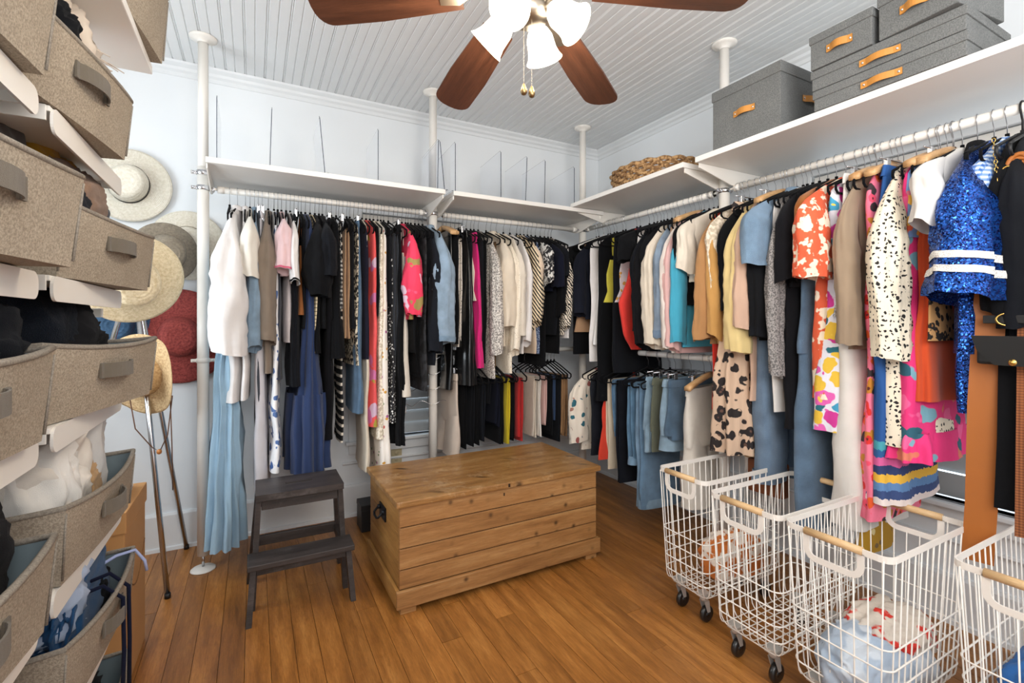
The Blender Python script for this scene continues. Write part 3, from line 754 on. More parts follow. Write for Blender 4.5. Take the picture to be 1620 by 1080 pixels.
# ------------------------------------------------------------------ garments and hangers
def sgnpow(c, e): return math.copysign(abs(c) ** e, c)
def lerp_tab(tab, s):
    for (a, va), (b2, vb) in zip(tab, tab[1:]):
        if s <= b2:
            k = (s - a) / (b2 - a) if b2 > a else 0
            return tuple(x + (y - x) * k for x, y in zip(va, vb))
    return tab[-1][1]
def loft(mb, tab, rows, N, rip=0.0, rm=5, ph=0.0, wave=0.0, e1=0.55, e2=0.9, u0=0.0, ripz=6.0, rip0=0.15, sway=0.0):
    """cloth tube: tab maps height -> (half width u, half thickness v, centre u, centre v)"""
    z0, z1 = tab[0][0], tab[-1][0]; N = max(N, min(100, rm * 10))
    rs = []
    for j in range(rows + 1):
        s = j / rows; z = z0 + (z1 - z0) * s
        w, t, cu_, cv_ = lerp_tab([(-a, b2) for a, b2 in tab], -z)
        r = rip * (rip0 + (1 - rip0) * s)
        ring = []
        for i in range(N):
            a = 2 * PI * i / N; c, sn = math.cos(a), math.sin(a)
            k = 1 + 0.0
            q = math.sin(a * rm + ph + 0.7 * math.sin(z * ripz + ph)) + 0.5 * math.sin(a * (rm * 2 - 1) - ph * 2 + 1.1 * math.sin(z * ripz * 0.7))
            u = (w + r * q * 0.6) * sgnpow(c, e1)
            v = (t + r * q * 0.55) * sgnpow(sn, e2)
            v += wave * s * math.sin(u * 26 + ph * 3 + z * 2.5) + 0.004 * math.sin(z * 14 + ph) * s + sway * s
            u += 0.006 * math.sin(z * 9 + ph * 2) * s
            nn = 1 - 2.2 * abs(noise.noise(Vector((u * 7 + ph * 9, v * 16, z * 3.2 + u * 3))))
            m_ = min(1.0, s * 3) * min(0.010, t * 0.45)
            u += nn * m_ * c * 1.2; v += nn * m_ * sn + 0.6 * m_ * noise.noise(Vector((u * 5, ph * 9, z * 6)))
            ring.append((cu_ + u + u0, cv_ + v, z))
        rs.append(ring)
    mb.rings(rs)
    # turned-in hem
    last = rs[-1]; cu = sum(p[0] for p in last) / N; cv = sum(p[1] for p in last) / N
    inn = [(cu + (p[0] - cu) * 0.93, cv + (p[1] - cv) * 0.8, p[2] + 0.012) for p in last]
    mb.rings([last, inn]); return mb
def sleeve_at(s, Wsh, zs, L, ru, rv, ru2, rv2, out, bend, cuffpuff=0.0):
    a = min(1.0, s * 2.6)
    uc = Wsh - 0.06 + (0.085 + out) * math.sin(a * PI / 2) + bend * math.sin(s * PI) - 0.012 * s
    zc = zs + 0.014 - (L + 0.012) * s
    q = min(1.0, s / 0.45); g = q * q * (3 - 2 * q)
    w = (ru + (ru2 - ru) * s) * (0.45 + 0.55 * min(1.0, s / 0.2)); t = (rv + (rv2 - rv) * s) * (0.28 + 0.72 * g)
    if cuffpuff and s > 0.4:
        w += cuffpuff * math.sin((s - 0.4) / 0.6 * PI); t += cuffpuff * 0.8 * math.sin((s - 0.4) / 0.6 * PI)
    return uc, zc, w, t
def sleeve_mesh(side, Wsh, zs, L, ru, rv, ru2, rv2, ph, out=0.03, cuffpuff=0.0, rows=30, N=28, bend=0.0, s0=0.0, s1=1.0, fat=1.0):
    mb = MB(); rs = []; so = Vector((ph * 5, ph * 3, side * 4))
    for j in range(rows + 1):
        s = s0 + (s1 - s0) * j / rows
        uc, zc, w, t = sleeve_at(s, Wsh, zs, L, ru, rv, ru2, rv2, out, bend, cuffpuff)
        ring = []
        for i in range(N):
            an = 2 * PI * i / N; c, sn = math.cos(an), math.sin(an)
            n1 = noise.noise(Vector((c * 1.5, sn * 1.5, zc * 5.5 + c * 0.8)) + so); n2 = 1 - 2.2 * abs(noise.noise(Vector((c * 1.6 + sn, sn * 1.6, zc * 13)) + so))
            n3 = 1 - 2.4 * abs(noise.noise(Vector((c * 2.2 + zc * 0.8, sn * 2.2, zc * 1.6)) + so * 2))
            k = 1 + 0.16 * n1 + 0.14 * n2 * min(1, s * 3) + 0.28 * n3 * min(1, s * 2.5)
            k *= fat
            ring.append((side * (uc + w * k * c), t * k * sn + 0.007 * math.sin(s * 5 + ph) * s, zc + (0.008 + 0.014 * math.sin(ph * 3) * s) * c + 0.010 * n1 * s + 0.012 * math.cos(ph * 2) * sn * s))
        rs.append(ring)
    mb.rings(rs, cap0=s0 == 0.0)
    if s1 < 1: return mb
    last = rs[-1]; cu = sum(p[0] for p in last) / N; cvv = sum(p[1] for p in last) / N
    mb.rings([last, [(cu + (p[0] - cu) * 0.85, cvv + (p[1] - cvv) * 0.85, p[2] + 0.03) for p in last]], cap1=True)
    return mb

def hanger_mesh(kind):
    """returns list of (name, mesh)"""
    hook = MB(); pts = []
    for i in range(13):
        a = R(200 - 230 * i / 12); pts.append((0.0205 * math.cos(a), 0, 0.0205 * math.sin(a)))
    pts = [(pts[0])] + pts[1:] + [(0.006, 0, -0.032), (0, 0, -0.04), (0, 0, -0.085)]
    hook.tube(pts, 0.0014 if kind != 'plastic' else 0.003, 6)
    body = MB()
    if kind == 'felt' or kind == 'plastic' or kind == 'felt_bar':
        hw = 0.205; pts = []
        for i in range(-8, 9):
            k = i / 8; pts.append((hw * k, 0, -0.082 - 0.075 * abs(k) ** 1.15))
        for sx in (0,):
            body.tube(pts, 0.005, 6)
            body.tube([(-hw, 0, -0.157), (-hw * 1.0, 0, -0.175), (-hw * 0.94, 0, -0.186), (hw * 0.94, 0, -0.186), (hw, 0, -0.175), (hw, 0, -0.157)], 0.0045, 6)
        body.tube([(0, 0, -0.07), (0, 0, -0.09)], 0.006, 6)
    elif kind == 'wood':
        for s in (-1, 1):
            rs = []
            for i in range(7):
                k = i / 6; u = s * 0.205 * k; z = -0.082 - 0.062 * k ** 1.4; h = 0.014 - 0.002 * k; d = 0.008 + 0.010 * k
                rs.append([(u, -d, z - h), (u, d, z - h), (u, d, z + h * 0.7), (u, d * 0.6, z + h), (u, -d * 0.6, z + h), (u, -d, z + h * 0.7)])
            body.rings(rs, True, True, True)
    else:
        body.tube([(-0.17, 0, -0.09), (0, 0, -0.082), (0.17, 0, -0.09)], 0.0028, 6)
        for s in (-1, 1):
            body.box(s * 0.12 - 0.012, s * 0.12 + 0.012, -0.007, 0.007, -0.125, -0.085, 0.002)
    return hook, body
HM = {}
for kd, mt, hk in (('felt', FELT, STEEL), ('plastic', BLACKP, BLACKP), ('wood', PALEWOOD, STEEL), ('clip', CHROME, STEEL), ('white', WHITE, CHROME)):
    h, b_ = hanger_mesh('felt' if kd == 'white' else kd)
    HM[kd] = (h.mesh('hook', hk), b_.mesh('arms', mt))
HNAME = {'felt': 'slim black felt hanger with a steel hook', 'plastic': 'black plastic hanger', 'wood': 'pale wooden hanger with a steel hook', 'clip': 'chrome clip hanger', 'white': 'white hanger with a chrome hook'}
RODS = {   # name: (origin fixed axis, axis, rod z, phrase)
    'BL': ('X', PY, RODZ, 'on the upper left back rail'), 'BR': ('X', PY, RODZ, 'on the upper rail by the corner pole'),
    'RF': ('Y', PX, RODZ, 'on the far half of the right rail'), 'RN': ('Y', PX, RODZ, 'on the near half of the right rail'),
    'LB': ('X', PY, LOWZ, 'on the low back rail'), 'LR': ('Y', PX, LOWZ, 'on the low right rail')}
def place(rodk, pos):
    ax, fx, z, _ = RODS[rodk]
    if ax == 'X': return (pos, fx, z), R(-90)
    return (fx, pos, z), R(180)
def hanger(rodk, pos, kind, yaw=0.0, what=None, lb=None):
    loc, rz = place(rodk, pos)
    lb = lb or HNAME[kind].split(' with')[0] + ' holding the ' + ' '.join(what.split()[:10]).rstrip(',')
    o = thing('clothes_hanger', lb, 'hanger', loc, rz + yaw, group=kind + ' hangers ' + RODS[rodk][3])
    link('hook', HM[kind][0], o); link('arms', HM[kind][1], o)
    return o

def P(*c): return fabric(*c)
def garment(rodk, pos, kind, mat, hem, label, o):
    loc, rz = place(rodk, pos); rodz = loc[2]
    yaw = R(o.get('yaw', random.uniform(-4, 4)))
    cat = o.get('cat', {'shirt': 'shirt', 'dress': 'dress', 'cami': 'top', 'fold': 'trousers', 'skirt': 'skirt', 'pants': 'trousers', 'swim': 'swimsuit', 'shorts': 'shorts'}[kind])
    name = o.get('name', {'shirt': 'hanging_shirt', 'dress': 'hanging_dress', 'cami': 'hanging_camisole', 'fold': 'folded_trousers', 'skirt': 'hanging_skirt', 'pants': 'hanging_trousers', 'swim': 'hanging_swimsuit', 'shorts': 'hanging_shorts'}[kind])
    root = thing(name, label, cat, loc, rz + yaw)
    ph = random.uniform(0, 6); t = o['t']; zb = hem - rodz
    zb = min(zb, -0.3)
    Wsh = o.get('w', 0.195); rip = o.get('rip', t * 0.35); rm = o.get('rm', 4)
    T = t; Tb = o.get('tb', t * 1.15); Wb = o.get('wb', Wsh * 1.02)
    m2 = o.get('mat2', mat); sway = o.get('sway', 0.0)
    if kind in ('shirt', 'dress'):
        tab = [(-0.088, (0.042, min(0.016, T), 0, 0)), (-0.10, (0.068, min(0.016, T), 0, 0)), (-0.150, (Wsh * 0.90, T * 0.6, 0, 0)), (-0.175, (Wsh, T * 0.75, 0, 0)),
               (-0.24, (Wsh * 1.03, T, 0, 0)), (max(zb * 0.5, -0.45) - 0.05, (Wsh * o.get('waist', 0.98), T, 0, 0)), (zb, (Wb, Tb, o.get('ub', 0.0), 0))]
        body = loft(MB(), tab, 24, 36, rip, rm, ph, o.get('wave', 0.0), sway=sway).build('body', mat, root)
        sl = o.get('sl', 'long')
        if sl != 'none':
            L = {'long': o.get('slen', 0.56), 'short': o.get('slen', 0.2)}[sl]
            r0 = o.get('sr', 0.046); r1 = o.get('sr2', 0.036 if sl == 'long' else 0.058)
            rv0 = min(r0, max(T * 1.7, 0.015) * o.get('sv', 1)); rv1 = min(r1, max(T * 1.7, 0.015) * o.get('sv', 1) * o.get('sv2', 1))
            SA = (Wsh, -0.158, L, r0, rv0, r1, rv1, o.get('out', 0.02 if sl == 'long' else 0.05), o.get('bend', 0.0), o.get('puff', 0.0))
            for sd in (1, -1):
                s_ = sleeve_mesh(sd, Wsh, -0.158, L, r0, rv0, r1, rv1, ph + sd, SA[7], SA[9], bend=SA[8])
                ob = s_.build('sleeve', o.get('smat', mat), root)
                if sd == 1:
                    extra = [(cm__, -0.165 - L + ch_, -0.166 - L, 'cuff') for cm__, ch_ in ([o['cuff']] if o.get('cuff') else [])] + [(bm_, z0_, z1_, 'trim_band') for z0_, z1_, bm_ in o.get('bands', ())]
                    for bm_, z0_, z1_, nm_ in extra:
                        sa, sb = [(-0.158 + 0.014 - zz) / (L + 0.012) for zz in (z0_, z1_)]
                        sleeve_mesh(1, Wsh, -0.158, L, r0, rv0, r1, rv1, ph + 1, SA[7], SA[9], 4, 28, SA[8], sa, min(sb, 0.995), 1.035).build(nm_, bm_, ob)
        if o.get('collar'):
            rs = []
            for zz, k in ((-0.105, 1.0), (-0.078, 0.9), (-0.082, 1.12), (-0.108, 1.35)):
                rs.append([((0.056 * k) * sgnpow(math.cos(2 * PI * i / 16), .7), (min(T, 0.02) * 1.0 + 0.002) * k * math.sin(2 * PI * i / 16), zz) for i in range(16)])
            MB().rings(rs).build('collar', o['collar'] if o['collar'] is not True else mat, root)
        if o.get('tier'):
            z_ = o['tier'] - rodz
            tb = [(z_ + 0.01, (Wb * 1.01, Tb * 0.98, 0, 0)), (zb - 0.001, (Wb * 1.06, Tb * 1.1, 0, 0))]
            loft(MB(), tb, 8, 48, rip * 1.4, 9, ph, 0, rip0=0.6, sway=sway).build('flounce', o.get('tmat', mat), root)
    elif kind == 'cami':
        zt = -0.155 - o.get('strap', 0.12)
        for sd in (-1, 1):
            u = sd * Wsh * 0.55
            strap('strap', [(u * 1.0, T * 0.8, zt - 0.01), (u * 1.05, T * 0.5, zt + 0.05), (u * 1.1, 0.004, -0.118 - abs(u) * 0.15), (u * 1.1, -0.004, -0.118 - abs(u) * 0.15), (u * 1.05, -T * 0.5, zt + 0.05), (u, -T * 0.8, zt - 0.01)], 0.012, 0.002, m2, root, (1, 0, 0))
        tab = [(zt, (Wsh * 0.74, T * 0.8, 0, 0)), (zt - 0.09, (Wsh * 0.86, T, 0, 0)), (zt - 0.2, (Wsh * o.get('waist', 0.8), T, 0, 0)), (min(zb, zt - 0.22), (Wb, Tb, 0, 0))]
        loft(MB(), tab, 20, 36, rip, rm, ph, 0, sway=sway).build('body', mat, root)
        if o.get('tier'):
            z_ = o['tier'] - rodz
            loft(MB(), [(z_ + 0.01, (Wb * 1.01, Tb * 0.98, 0, 0)), (zb - 0.001, (Wb * 1.06, Tb * 1.1, 0, 0))], 8, 48, rip * 1.4, 9, ph, 0, rip0=0.6, sway=sway).build('flounce', o.get('tmat', mat), root)
    elif kind == 'fold':
        zt = -0.176; w = o.get('w', 0.115); u0 = o.get('u0', 0.0)
        for sd, dz in ((1, 0), (-1, random.uniform(0.0, 0.03))):
            tab = [(zt, (w * 0.98, t * 0.30, u0, sd * t * 0.30)), (zt - 0.02, (w, t * 0.45, u0, sd * t * 0.5)), ((zb + zt) / 2, (w * 0.96, t * 0.47, u0, sd * t * 0.5)), (zb + dz, (w * 0.92, t * 0.5, u0, sd * t * 0.55))]
            loft(MB(), tab, 14, 24, rip * 0.5, 3, ph + sd, 0, e1=0.5).build('leg', mat if sd > 0 else m2, root)
        if o.get('turnup'):
            loft(MB(), [(zb + 0.045, (w * 0.96, t * 1.12, u0, 0)), (zb - 0.004, (w * 0.97, t * 1.15, u0, 0))], 2, 24, 0, 3, ph, 0, e1=0.5).build('turn_up', o['turnup'], root)
        rs = [[(u0 + w * 0.97 * k, t * 0.62 * math.cos(a), zt - 0.004 + 0.014 * math.sin(a)) for a in [PI * i / 8 for i in range(9)]] for k in (-1, -0.5, 0, 0.5, 1)]
        MB().rings(rs, closed=False).build('fold_over_bar', mat, root)
    elif kind in ('skirt', 'pants', 'shorts'):
        zt = o.get('zt', -0.118); w = o.get('w', 0.17); wb = o.get('wb', w * (1.25 if kind == 'skirt' else 1.0))
        band = [(zt, (w, t * 0.7, 0, 0)), (zt - 0.04, (w * 1.01, t * 0.8, 0, 0))]
        loft(MB(), band, 3, 32, 0, 3, ph).build('waistband', m2, root)
        if kind == 'skirt':
            tab = [(zt - 0.04, (w * 1.0, t * 0.8, 0, 0)), (zt - 0.15, (w + (wb - w) * 0.5, t, 0, 0)), (zb, (wb, Tb, 0, 0))]
            loft(MB(), tab, 18, 40, rip, o.get('rm', 7), ph, 0, sway=sway).build('body', mat, root)
        else:
            cz = zt - 0.27
            tab = [(zt - 0.04, (w, t * 0.8, 0, 0)), (cz, (w * 1.08, t * 1.0, 0, 0)), (cz - 0.03, (w * 1.06, t * 0.9, 0, 0))]
            loft(MB(), tab, 8, 32, rip * 0.5, 3, ph).build('seat', mat, root)
            for sd in (1, -1):
                lw = w * 0.53
                tab = [(cz + 0.02, (lw, t * 0.95, sd * lw * 0.98, 0)), (min(zb, cz - 0.05), (lw * o.get('leg', 0.9), Tb, sd * lw * 1.03, 0))]
                lg = loft(MB(), tab, 14, 24, rip, 3, ph + sd, 0, sway=sway).build('leg', mat, root)
                if o.get('turnup'):
                    zz = min(zb, cz - 0.05)
                    loft(MB(), [(zz + 0.05, (lw * 0.95, Tb * 1.12, sd * lw * 1.03, sway)), (zz - 0.003, (lw * 0.96, Tb * 1.14, sd * lw * 1.03, sway))], 2, 24, 0, 3, ph).build('turn_up', o['turnup'], lg)
    elif kind == 'swim':
        zt = -0.28
        for sd in (-1, 1):
            u = sd * 0.12
            strap('strap', [(u, T * 0.7, zt), (u * 1.1, 0.003, -0.12), (u * 1.1, -0.003, -0.12), (u, -T * 0.7, zt)], 0.014, 0.002, mat, root, (1, 0, 0))
        of = o.get('off', 0.0); tab = [(zt, (0.17, T * 0.7, 0, 0)), (zt - 0.15, (0.165, T, of * 0.6, 0)), (zt - 0.28, (0.215, T, of, 0)), (zb + 0.08, (0.13, T, 0.04 + of, 0)), (zb, (0.04, T * 0.8, 0.06 + of, 0))]
        loft(MB(), tab, 18, 32, rip, 3, ph).build('body', mat, root)
    return root

TABLE = []
def G(rodk, px, yb, kind, mat, label, **o):
    ax, fx, rz, _ = RODS[rodk]
    near = fx - o.get('near', 0.24 if kind in ('shirt', 'dress') else 0.17)
    py_mid = None
    if ax == 'X': pos, t = atY(px, near)
    else: pos, t = atX(px, near)
    hem = zof(yb, t); o['hem'] = hem
    if o.get('ys'): o['slen'] = max(0.12, rz - 0.163 - zof(o['ys'], t))
    if o.get('pos'): pos = o['pos']
    o.setdefault('t', 0.0115)
    TABLE.append([rodk, pos, kind, mat, label, o])
def relax(rodk, lo, hi):
    it = [g for g in TABLE if g[0] == rodk]; it.sort(key=lambda g: g[1])
    n = len(it)
    for _ in range(400):
        for a, b2 in zip(it, it[1:]):
            need = (a[5]['t'] + b2[5]['t']) * 0.98; d = b2[1] - a[1]
            if d < need:
                m_ = (need - d) / 2; a[1] -= m_; b2[1] += m_
        for g in it: g[1] = min(hi, max(lo, g[1]))
    return it
def hang_all(rodk, lo, hi):
    for g in relax(rodk, lo, hi):
        o = g[5]
        garment(g[0], g[1], g[2], g[3], o['hem'], g[4], o)
        hk = o.get('hang', 'clip' if g[2] in ('skirt', 'pants', 'shorts') else 'felt')
        hanger(g[0], g[1], hk, R(o.get('yaw', 0)), g[4])

BLACK = fabric(23, 24, 28); BLACK2 = fabric(30, 32, 38); NAVY = fabric(28, 33, 52); WHT = fabric(236, 232, 230); IVORY = fabric(232, 222, 204)
LEATHER = plain('black_leather', rgb(20, 20, 21), 0.28, var=0.2, coat=0.3)
DENL = denim(150, 178, 202); DENM = denim(98, 132, 164); DEND = denim(52, 66, 86)
LACE = pattern('cream_lace', 'speckle', [(240, 232, 216), (196, 184, 162)], 90)
FLOW = pattern('small_flower_print', 'flowers', [(240, 234, 226), (168, 96, 148), (212, 158, 62), (110, 140, 96), (196, 92, 84)], 26, r=0.2)
BLUEFL = pattern('blue_leaf_print', 'flowers', [(232, 232, 234), (58, 92, 150), (84, 112, 164)], 20, r=0.36, warp=1.4)
SNAKE = pattern('snake_print', 'blobs', [(34, 30, 28), (206, 192, 168)], 55, t=0.5)
TROP = pattern('coral_tropical_print', 'petals', [(222, 84, 84), (206, 176, 198), (168, 150, 62), (232, 140, 120), (196, 110, 158), (220, 84, 84)], 11, r=0.42, warp=1.6)
PINKTROP = pattern('hot_pink_tropical_print', 'petals', [(236, 62, 96), (240, 92, 130), (160, 140, 82), (226, 196, 214), (240, 70, 90)], 13, r=0.42, warp=1.6)
CHECK = pattern('black_white_check', 'gingham', [(24, 24, 26), (236, 232, 224), (80, 80, 80)], 14)
STRIPE = pattern('cream_stripe', 'stripes', [(232, 214, 176), (40, 36, 34)], 16, dir='Z', t=0.93)
DIAG = pattern('black_cream_diagonal', 'stripes', [(30, 28, 28), (226, 208, 176)], 22, dir='DIAGONAL', t=0.45)
ZEB = pattern('zebra_print', 'stripes', [(32, 30, 30), (226, 214, 196)], 26, dir='DIAGONAL', dist=9, t=0.5)
DOTS = pattern('black_white_dots', 'spots', [(26, 26, 30), (220, 220, 218)], 60, r=0.3)
BLUEP = pattern('blue_dot_print', 'speckle', [(40, 58, 100), (150, 166, 190)], 120)
EYE_L = pattern('ivory_eyelet', 'spots', [(234, 224, 206), (186, 172, 148)], 80, r=0.18)
SILV = pattern('silver_tweed', 'speckle', [(214, 208, 200), (120, 114, 110)], 130, rough=0.5)
LEO = pattern('leopard_print', 'leopard', [(200, 172, 148), (34, 27, 28), (96, 68, 58)], 19, warp=0.8)
LEOS = pattern('leopard_spot_small', 'leopard', [(186, 142, 92), (26, 22, 22), (150, 104, 60)], 34, warp=0.8)
CORAL = pattern('coral_leaf_print', 'blobs', [(236, 220, 198), (216, 92, 58)], 24, t=0.47)
GARDEN = pattern('bright_garden_print', 'petals', [(222, 222, 232), (204, 56, 148), (62, 152, 190), (226, 186, 62), (222, 96, 176), (36, 104, 120)], 19, r=0.56, warp=1.2, heart=(232, 196, 80))
REDFL = pattern('red_pink_flower_print', 'petals', [(238, 120, 148), (214, 44, 42), (232, 92, 40), (56, 44, 48), (240, 80, 110), (196, 128, 42)], 27, r=0.46, warp=0.9, heart=(90, 30, 30))
BOHO = pattern('pink_blue_flower_print', 'petals', [(226, 52, 122), (236, 96, 150), (40, 92, 110), (214, 120, 96), (120, 170, 186), (226, 52, 122)], 13, r=0.46, warp=1.5)
WRAP = pattern('blue_orange_print', 'petals', [(116, 146, 196), (222, 96, 62), (232, 178, 72), (216, 120, 140)], 22, r=0.45, warp=1.6)
STARP = pattern('black_star_flower_print', 'flowers', [(236, 226, 204), (30, 28, 28)], 62, r=0.30, warp=1.5, rand=0.5)
GING = pattern('blue_gingham', 'gingham', [(52, 96, 168), (226, 232, 240), (120, 154, 204)], 20)
PURP = pattern('purple_print', 'petals', [(34, 30, 44), (84, 72, 160), (190, 190, 210), (110, 60, 120)], 34, r=0.42, warp=1.4)
KIM = pattern('kimono_flower_print', 'flowers', [(226, 214, 198), (150, 82, 76), (40, 96, 110), (170, 120, 104)], 17, r=0.26, warp=1.2)
EMB = pattern('embroidered_lace', 'flowers', [(206, 200, 204), (196, 146, 72), (230, 226, 222)], 30, r=0.3)
MUSTF = pattern('mustard_floral', 'flowers', [(176, 134, 32), (222, 206, 150), (120, 96, 60)], 22, r=0.24)
BLKPAT = pattern('black_jacquard', 'blobs', [(18, 18, 20), (44, 44, 48)], 26)
SEQ = sequins('blue_sequins', (6, 18, 74), (52, 118, 226))
SILVSEQ = sequins('silver_sequins', (110, 110, 116), (220, 216, 210))
WBAND = pattern('white_beaded_band', 'speckle', [(238, 236, 232), (190, 186, 180)], 300, rough=0.5)

# ---- left back rail ------------------------------------------------------------
B = 'BL'
G(B, 357, 872, 'cami', fabric(160, 192, 214), 'long pale blue pleated maxi dress, reaching almost to the floor by the left pole', name='hanging_dress', cat='dress', t=0.02, tb=0.075, wb=0.19, rip=0.034, rm=10, w=0.17, near=0.2, sway=-0.02)
G(B, 366, 640, 'shirt', WHT, 'white long-sleeved jacket, first jacket beside the left pole', name='hanging_jacket', cat='jacket', t=0.028, ys=560, sr=0.066, sr2=0.06, sv=1.5, collar=True, out=0.05, yaw=-6, rip=0.008)
G(B, 383, 636, 'shirt', WHT, 'white cotton shirt right behind the white jacket', t=0.014, sl='none', collar=True)
G(B, 398, 445, 'shirt', fabric(226, 220, 208, rough=0.45), 'cream satin blouse with draped shoulder, beside the white jacket', t=0.014, sl='short', ys=440, sr2=0.05, sv=1.4, cat='blouse')
G(B, 402, 560, 'shirt', DENL, 'pale denim jacket sleeve showing beneath the cream satin blouse', t=0.013, ys=555, sv=1.3, name='hanging_jacket', cat='jacket', collar=True)
G(B, 413, 800, 'pants', fabric(206, 202, 206), 'long pale grey trousers hanging behind the step stool', t=0.015, tb=0.025, near=0.18)
G(B, 405, 778, 'pants', fabric(62, 66, 74), 'long charcoal trousers next to the pale blue dress', t=0.010, near=0.14)
G(B, 424, 592, 'shirt', fabric(132, 118, 104), 'taupe utility jacket with rolled cuff', t=0.02, ys=545, sv=1.3, name='hanging_jacket', cat='jacket', rip=0.010)
G(B, 434, 752, 'dress', BLUEFL, 'white dress with a blue leaf print, left of the navy tiered dress', t=0.014, tb=0.022, sl='none')
G(B, 441, 600, 'cami', fabric(54, 58, 70), 'narrow charcoal vest top between taupe jacket and blush top', t=0.010, tb=0.014)
G(B, 452, 542, 'cami', fabric(216, 206, 206), 'pale blush-grey pinafore top with a low square neck', t=0.015, tb=0.02, near=0.22, rip=0.004)
G(B, 452, 436, 'shirt', fabric(228, 196, 198), 'blush pink blouse with rosy inner cuff', t=0.014, sl='short', ys=432, sr2=0.04, sv=1.5, cuff=(fabric(206, 96, 122), 0.02), cat='blouse')
G(B, 466, 455, 'shirt', WHT, 'white blouse with a black cuff edge', t=0.011, sl='short', ys=450, cuff=(BLACK, 0.02), cat='blouse')
G(B, 473, 498, 'cami', fabric(146, 86, 34, rough=0.5), 'rust brown silk top left of the puff-sleeved black top', t=0.012, tb=0.02, near=0.21)
G(B, 484, 560, 'dress', STRIPE, 'cream dress with fine dark stripes', t=0.012, sl='none', mat2=BLACK)
G(B, 486, 560, 'shirt', BLACK, 'black puff-sleeved top with gathered cuffs', t=0.018, sl='short', ys=470, sr=0.05, sr2=0.04, puff=0.02, sv=1.6, out=0.05)
G(B, 468, 612, 'skirt', BLACK2, 'short black flared skirt above the navy tiered dress', t=0.014, tb=0.03, rip=0.010, wb=0.23, near=0.23)
G(B, 482, 752, 'dress', fabric(40, 58, 98), 'navy tiered maxi dress with a gathered flounce behind the step stool', t=0.018, tb=0.085, sl='none', rip=0.022, rm=8, tier=0.86, wb=0.22, sway=0.0)
G(B, 505, 440, 'shirt', BLACK2, 'plain black tee with a wide short sleeve', t=0.014, sl='short', ys=438, sr2=0.062, sv=1.4, out=0.06)
G(B, 521, 568, 'dress', BLACK, 'black dress with a flared peplum hem', t=0.020, tb=0.034, sl='none', rip=0.010, tier=1.25)
G(B, 515, 695, 'pants', fabric(26, 26, 30), 'long black trousers right of the navy tiered dress', t=0.012, near=0.16, tb=0.02)
G(B, 526, 488, 'cami', CHECK, 'black and white checked top', t=0.011, tb=0.013, near=0.22)
G(B, 533, 700, 'skirt', pattern('dash_print', 'stripes', [(20, 20, 22), (236, 226, 210)], 7, dir='Z', t=0.72), 'long black skirt with a column of cream dashes', t=0.008, near=0.12, w=0.11)
G(B, 541, 536, 'fold', fabric(186, 148, 112), 'tan trousers folded over a hanger, right of the checked top', t=0.018, w=0.17, near=0.2)
G(B, 551, 580, 'dress', SNAKE, 'black and cream snake-print dress', t=0.013, sl='none')
G(B, 552, 655, 'skirt', DENM, 'blue denim skirt hem below the navy draped blouse', t=0.013, near=0.2, tb=0.022)
G(B, 561, 570, 'shirt', fabric(44, 42, 60), 'dark aubergine-navy draped blouse', t=0.016, sl='none', rip=0.008, cat='blouse')
G(B, 572, 680, 'dress', TROP, 'coral and lilac tropical-print dress', t=0.017, tb=0.024, sl='none')
G(B, 566, 752, 'dress', fabric(232, 220, 200), 'cream sheer dress hem beneath the tropical-print dress', t=0.011, tb=0.02, sl='none')
G(B, 583, 700, 'dress', LACE, 'cream lace midi dress among dark clothes', t=0.016, tb=0.020, sl='none', rip=0.007)
G(B, 590, 765, 'dress', FLOW, 'white dress sprinkled with small flowers, beside the chest', t=0.013, tb=0.034, sl='none', rip=0.012)
G(B, 597, 670, 'cami', DOTS, 'black and white dotted ruffled top', t=0.012, tb=0.022, rip=0.008)
G(B, 607, 618, 'fold', fabric(48, 54, 64), 'charcoal trousers folded over a hanger, right of the lace dress', t=0.020, w=0.18, near=0.2)
G(B, 612, 705, 'skirt', BLACK, 'black ruffled skirt with uneven hem near the middle pole', t=0.013, tb=0.03, rip=0.016, near=0.18)
G(B, 621, 630, 'cami', fabric(232, 224, 212), 'ivory strappy dress with a flared skirt', t=0.015, tb=0.036, name='hanging_dress', cat='dress', near=0.22, wb=0.2)
G(B, 627, 505, 'shirt', PINKTROP, 'hot pink tropical-print blouse with a puffed sleeve', t=0.018, ys=500, sr=0.04, sr2=0.034, puff=0.016, sv=1.5, cat='blouse', sl='long')
G(B, 645, 622, 'dress', BLKPAT, 'black patterned dress right of the pink-print blouse', t=0.016, sl='none')
G(B, 636, 600, 'fold', BLACK, 'black trousers over a hanger beside the pink-print blouse', t=0.013, w=0.16)
G(B, 662, 580, 'shirt', fabric(38, 42, 50), 'plain charcoal long top left of the denim jacket', t=0.018, ys=560)
G(B, 655, 600, 'fold', BLACK2, 'black trousers over a hanger, near the middle pole', t=0.011, w=0.15)
G(B, 683, 500, 'shirt', denim(166, 192, 216), 'light blue denim jacket in front of the middle pole', t=0.024, ys=545, sr=0.068, sr2=0.052, sv=1.8, name='hanging_jacket', cat='jacket', collar=True, cuff=(denim(150, 180, 208), 0.04))
for px_, yb_, lb in ((476, 520, 'plain black vest top between the white blouse and the rust top'), (498, 520, 'thin black top behind the puff-sleeved black top'), (545, 520, 'thin black cardigan beside the tan trousers'),
                     (630, 560, 'thin black sweater behind the pink-print blouse'), (641, 540, 'narrow dark grey top next to the black patterned dress'), (577, 500, 'narrow dark top between tropical-print and lace dresses'), (600, 480, 'narrow brown-black top beside the lace dress')):
    G(B, px_, yb_, 'shirt', random.choice([BLACK, BLACK2]), lb, t=0.009, sl='none')
hang_all('BL', PX1 + 0.115, PX2 - 0.03)

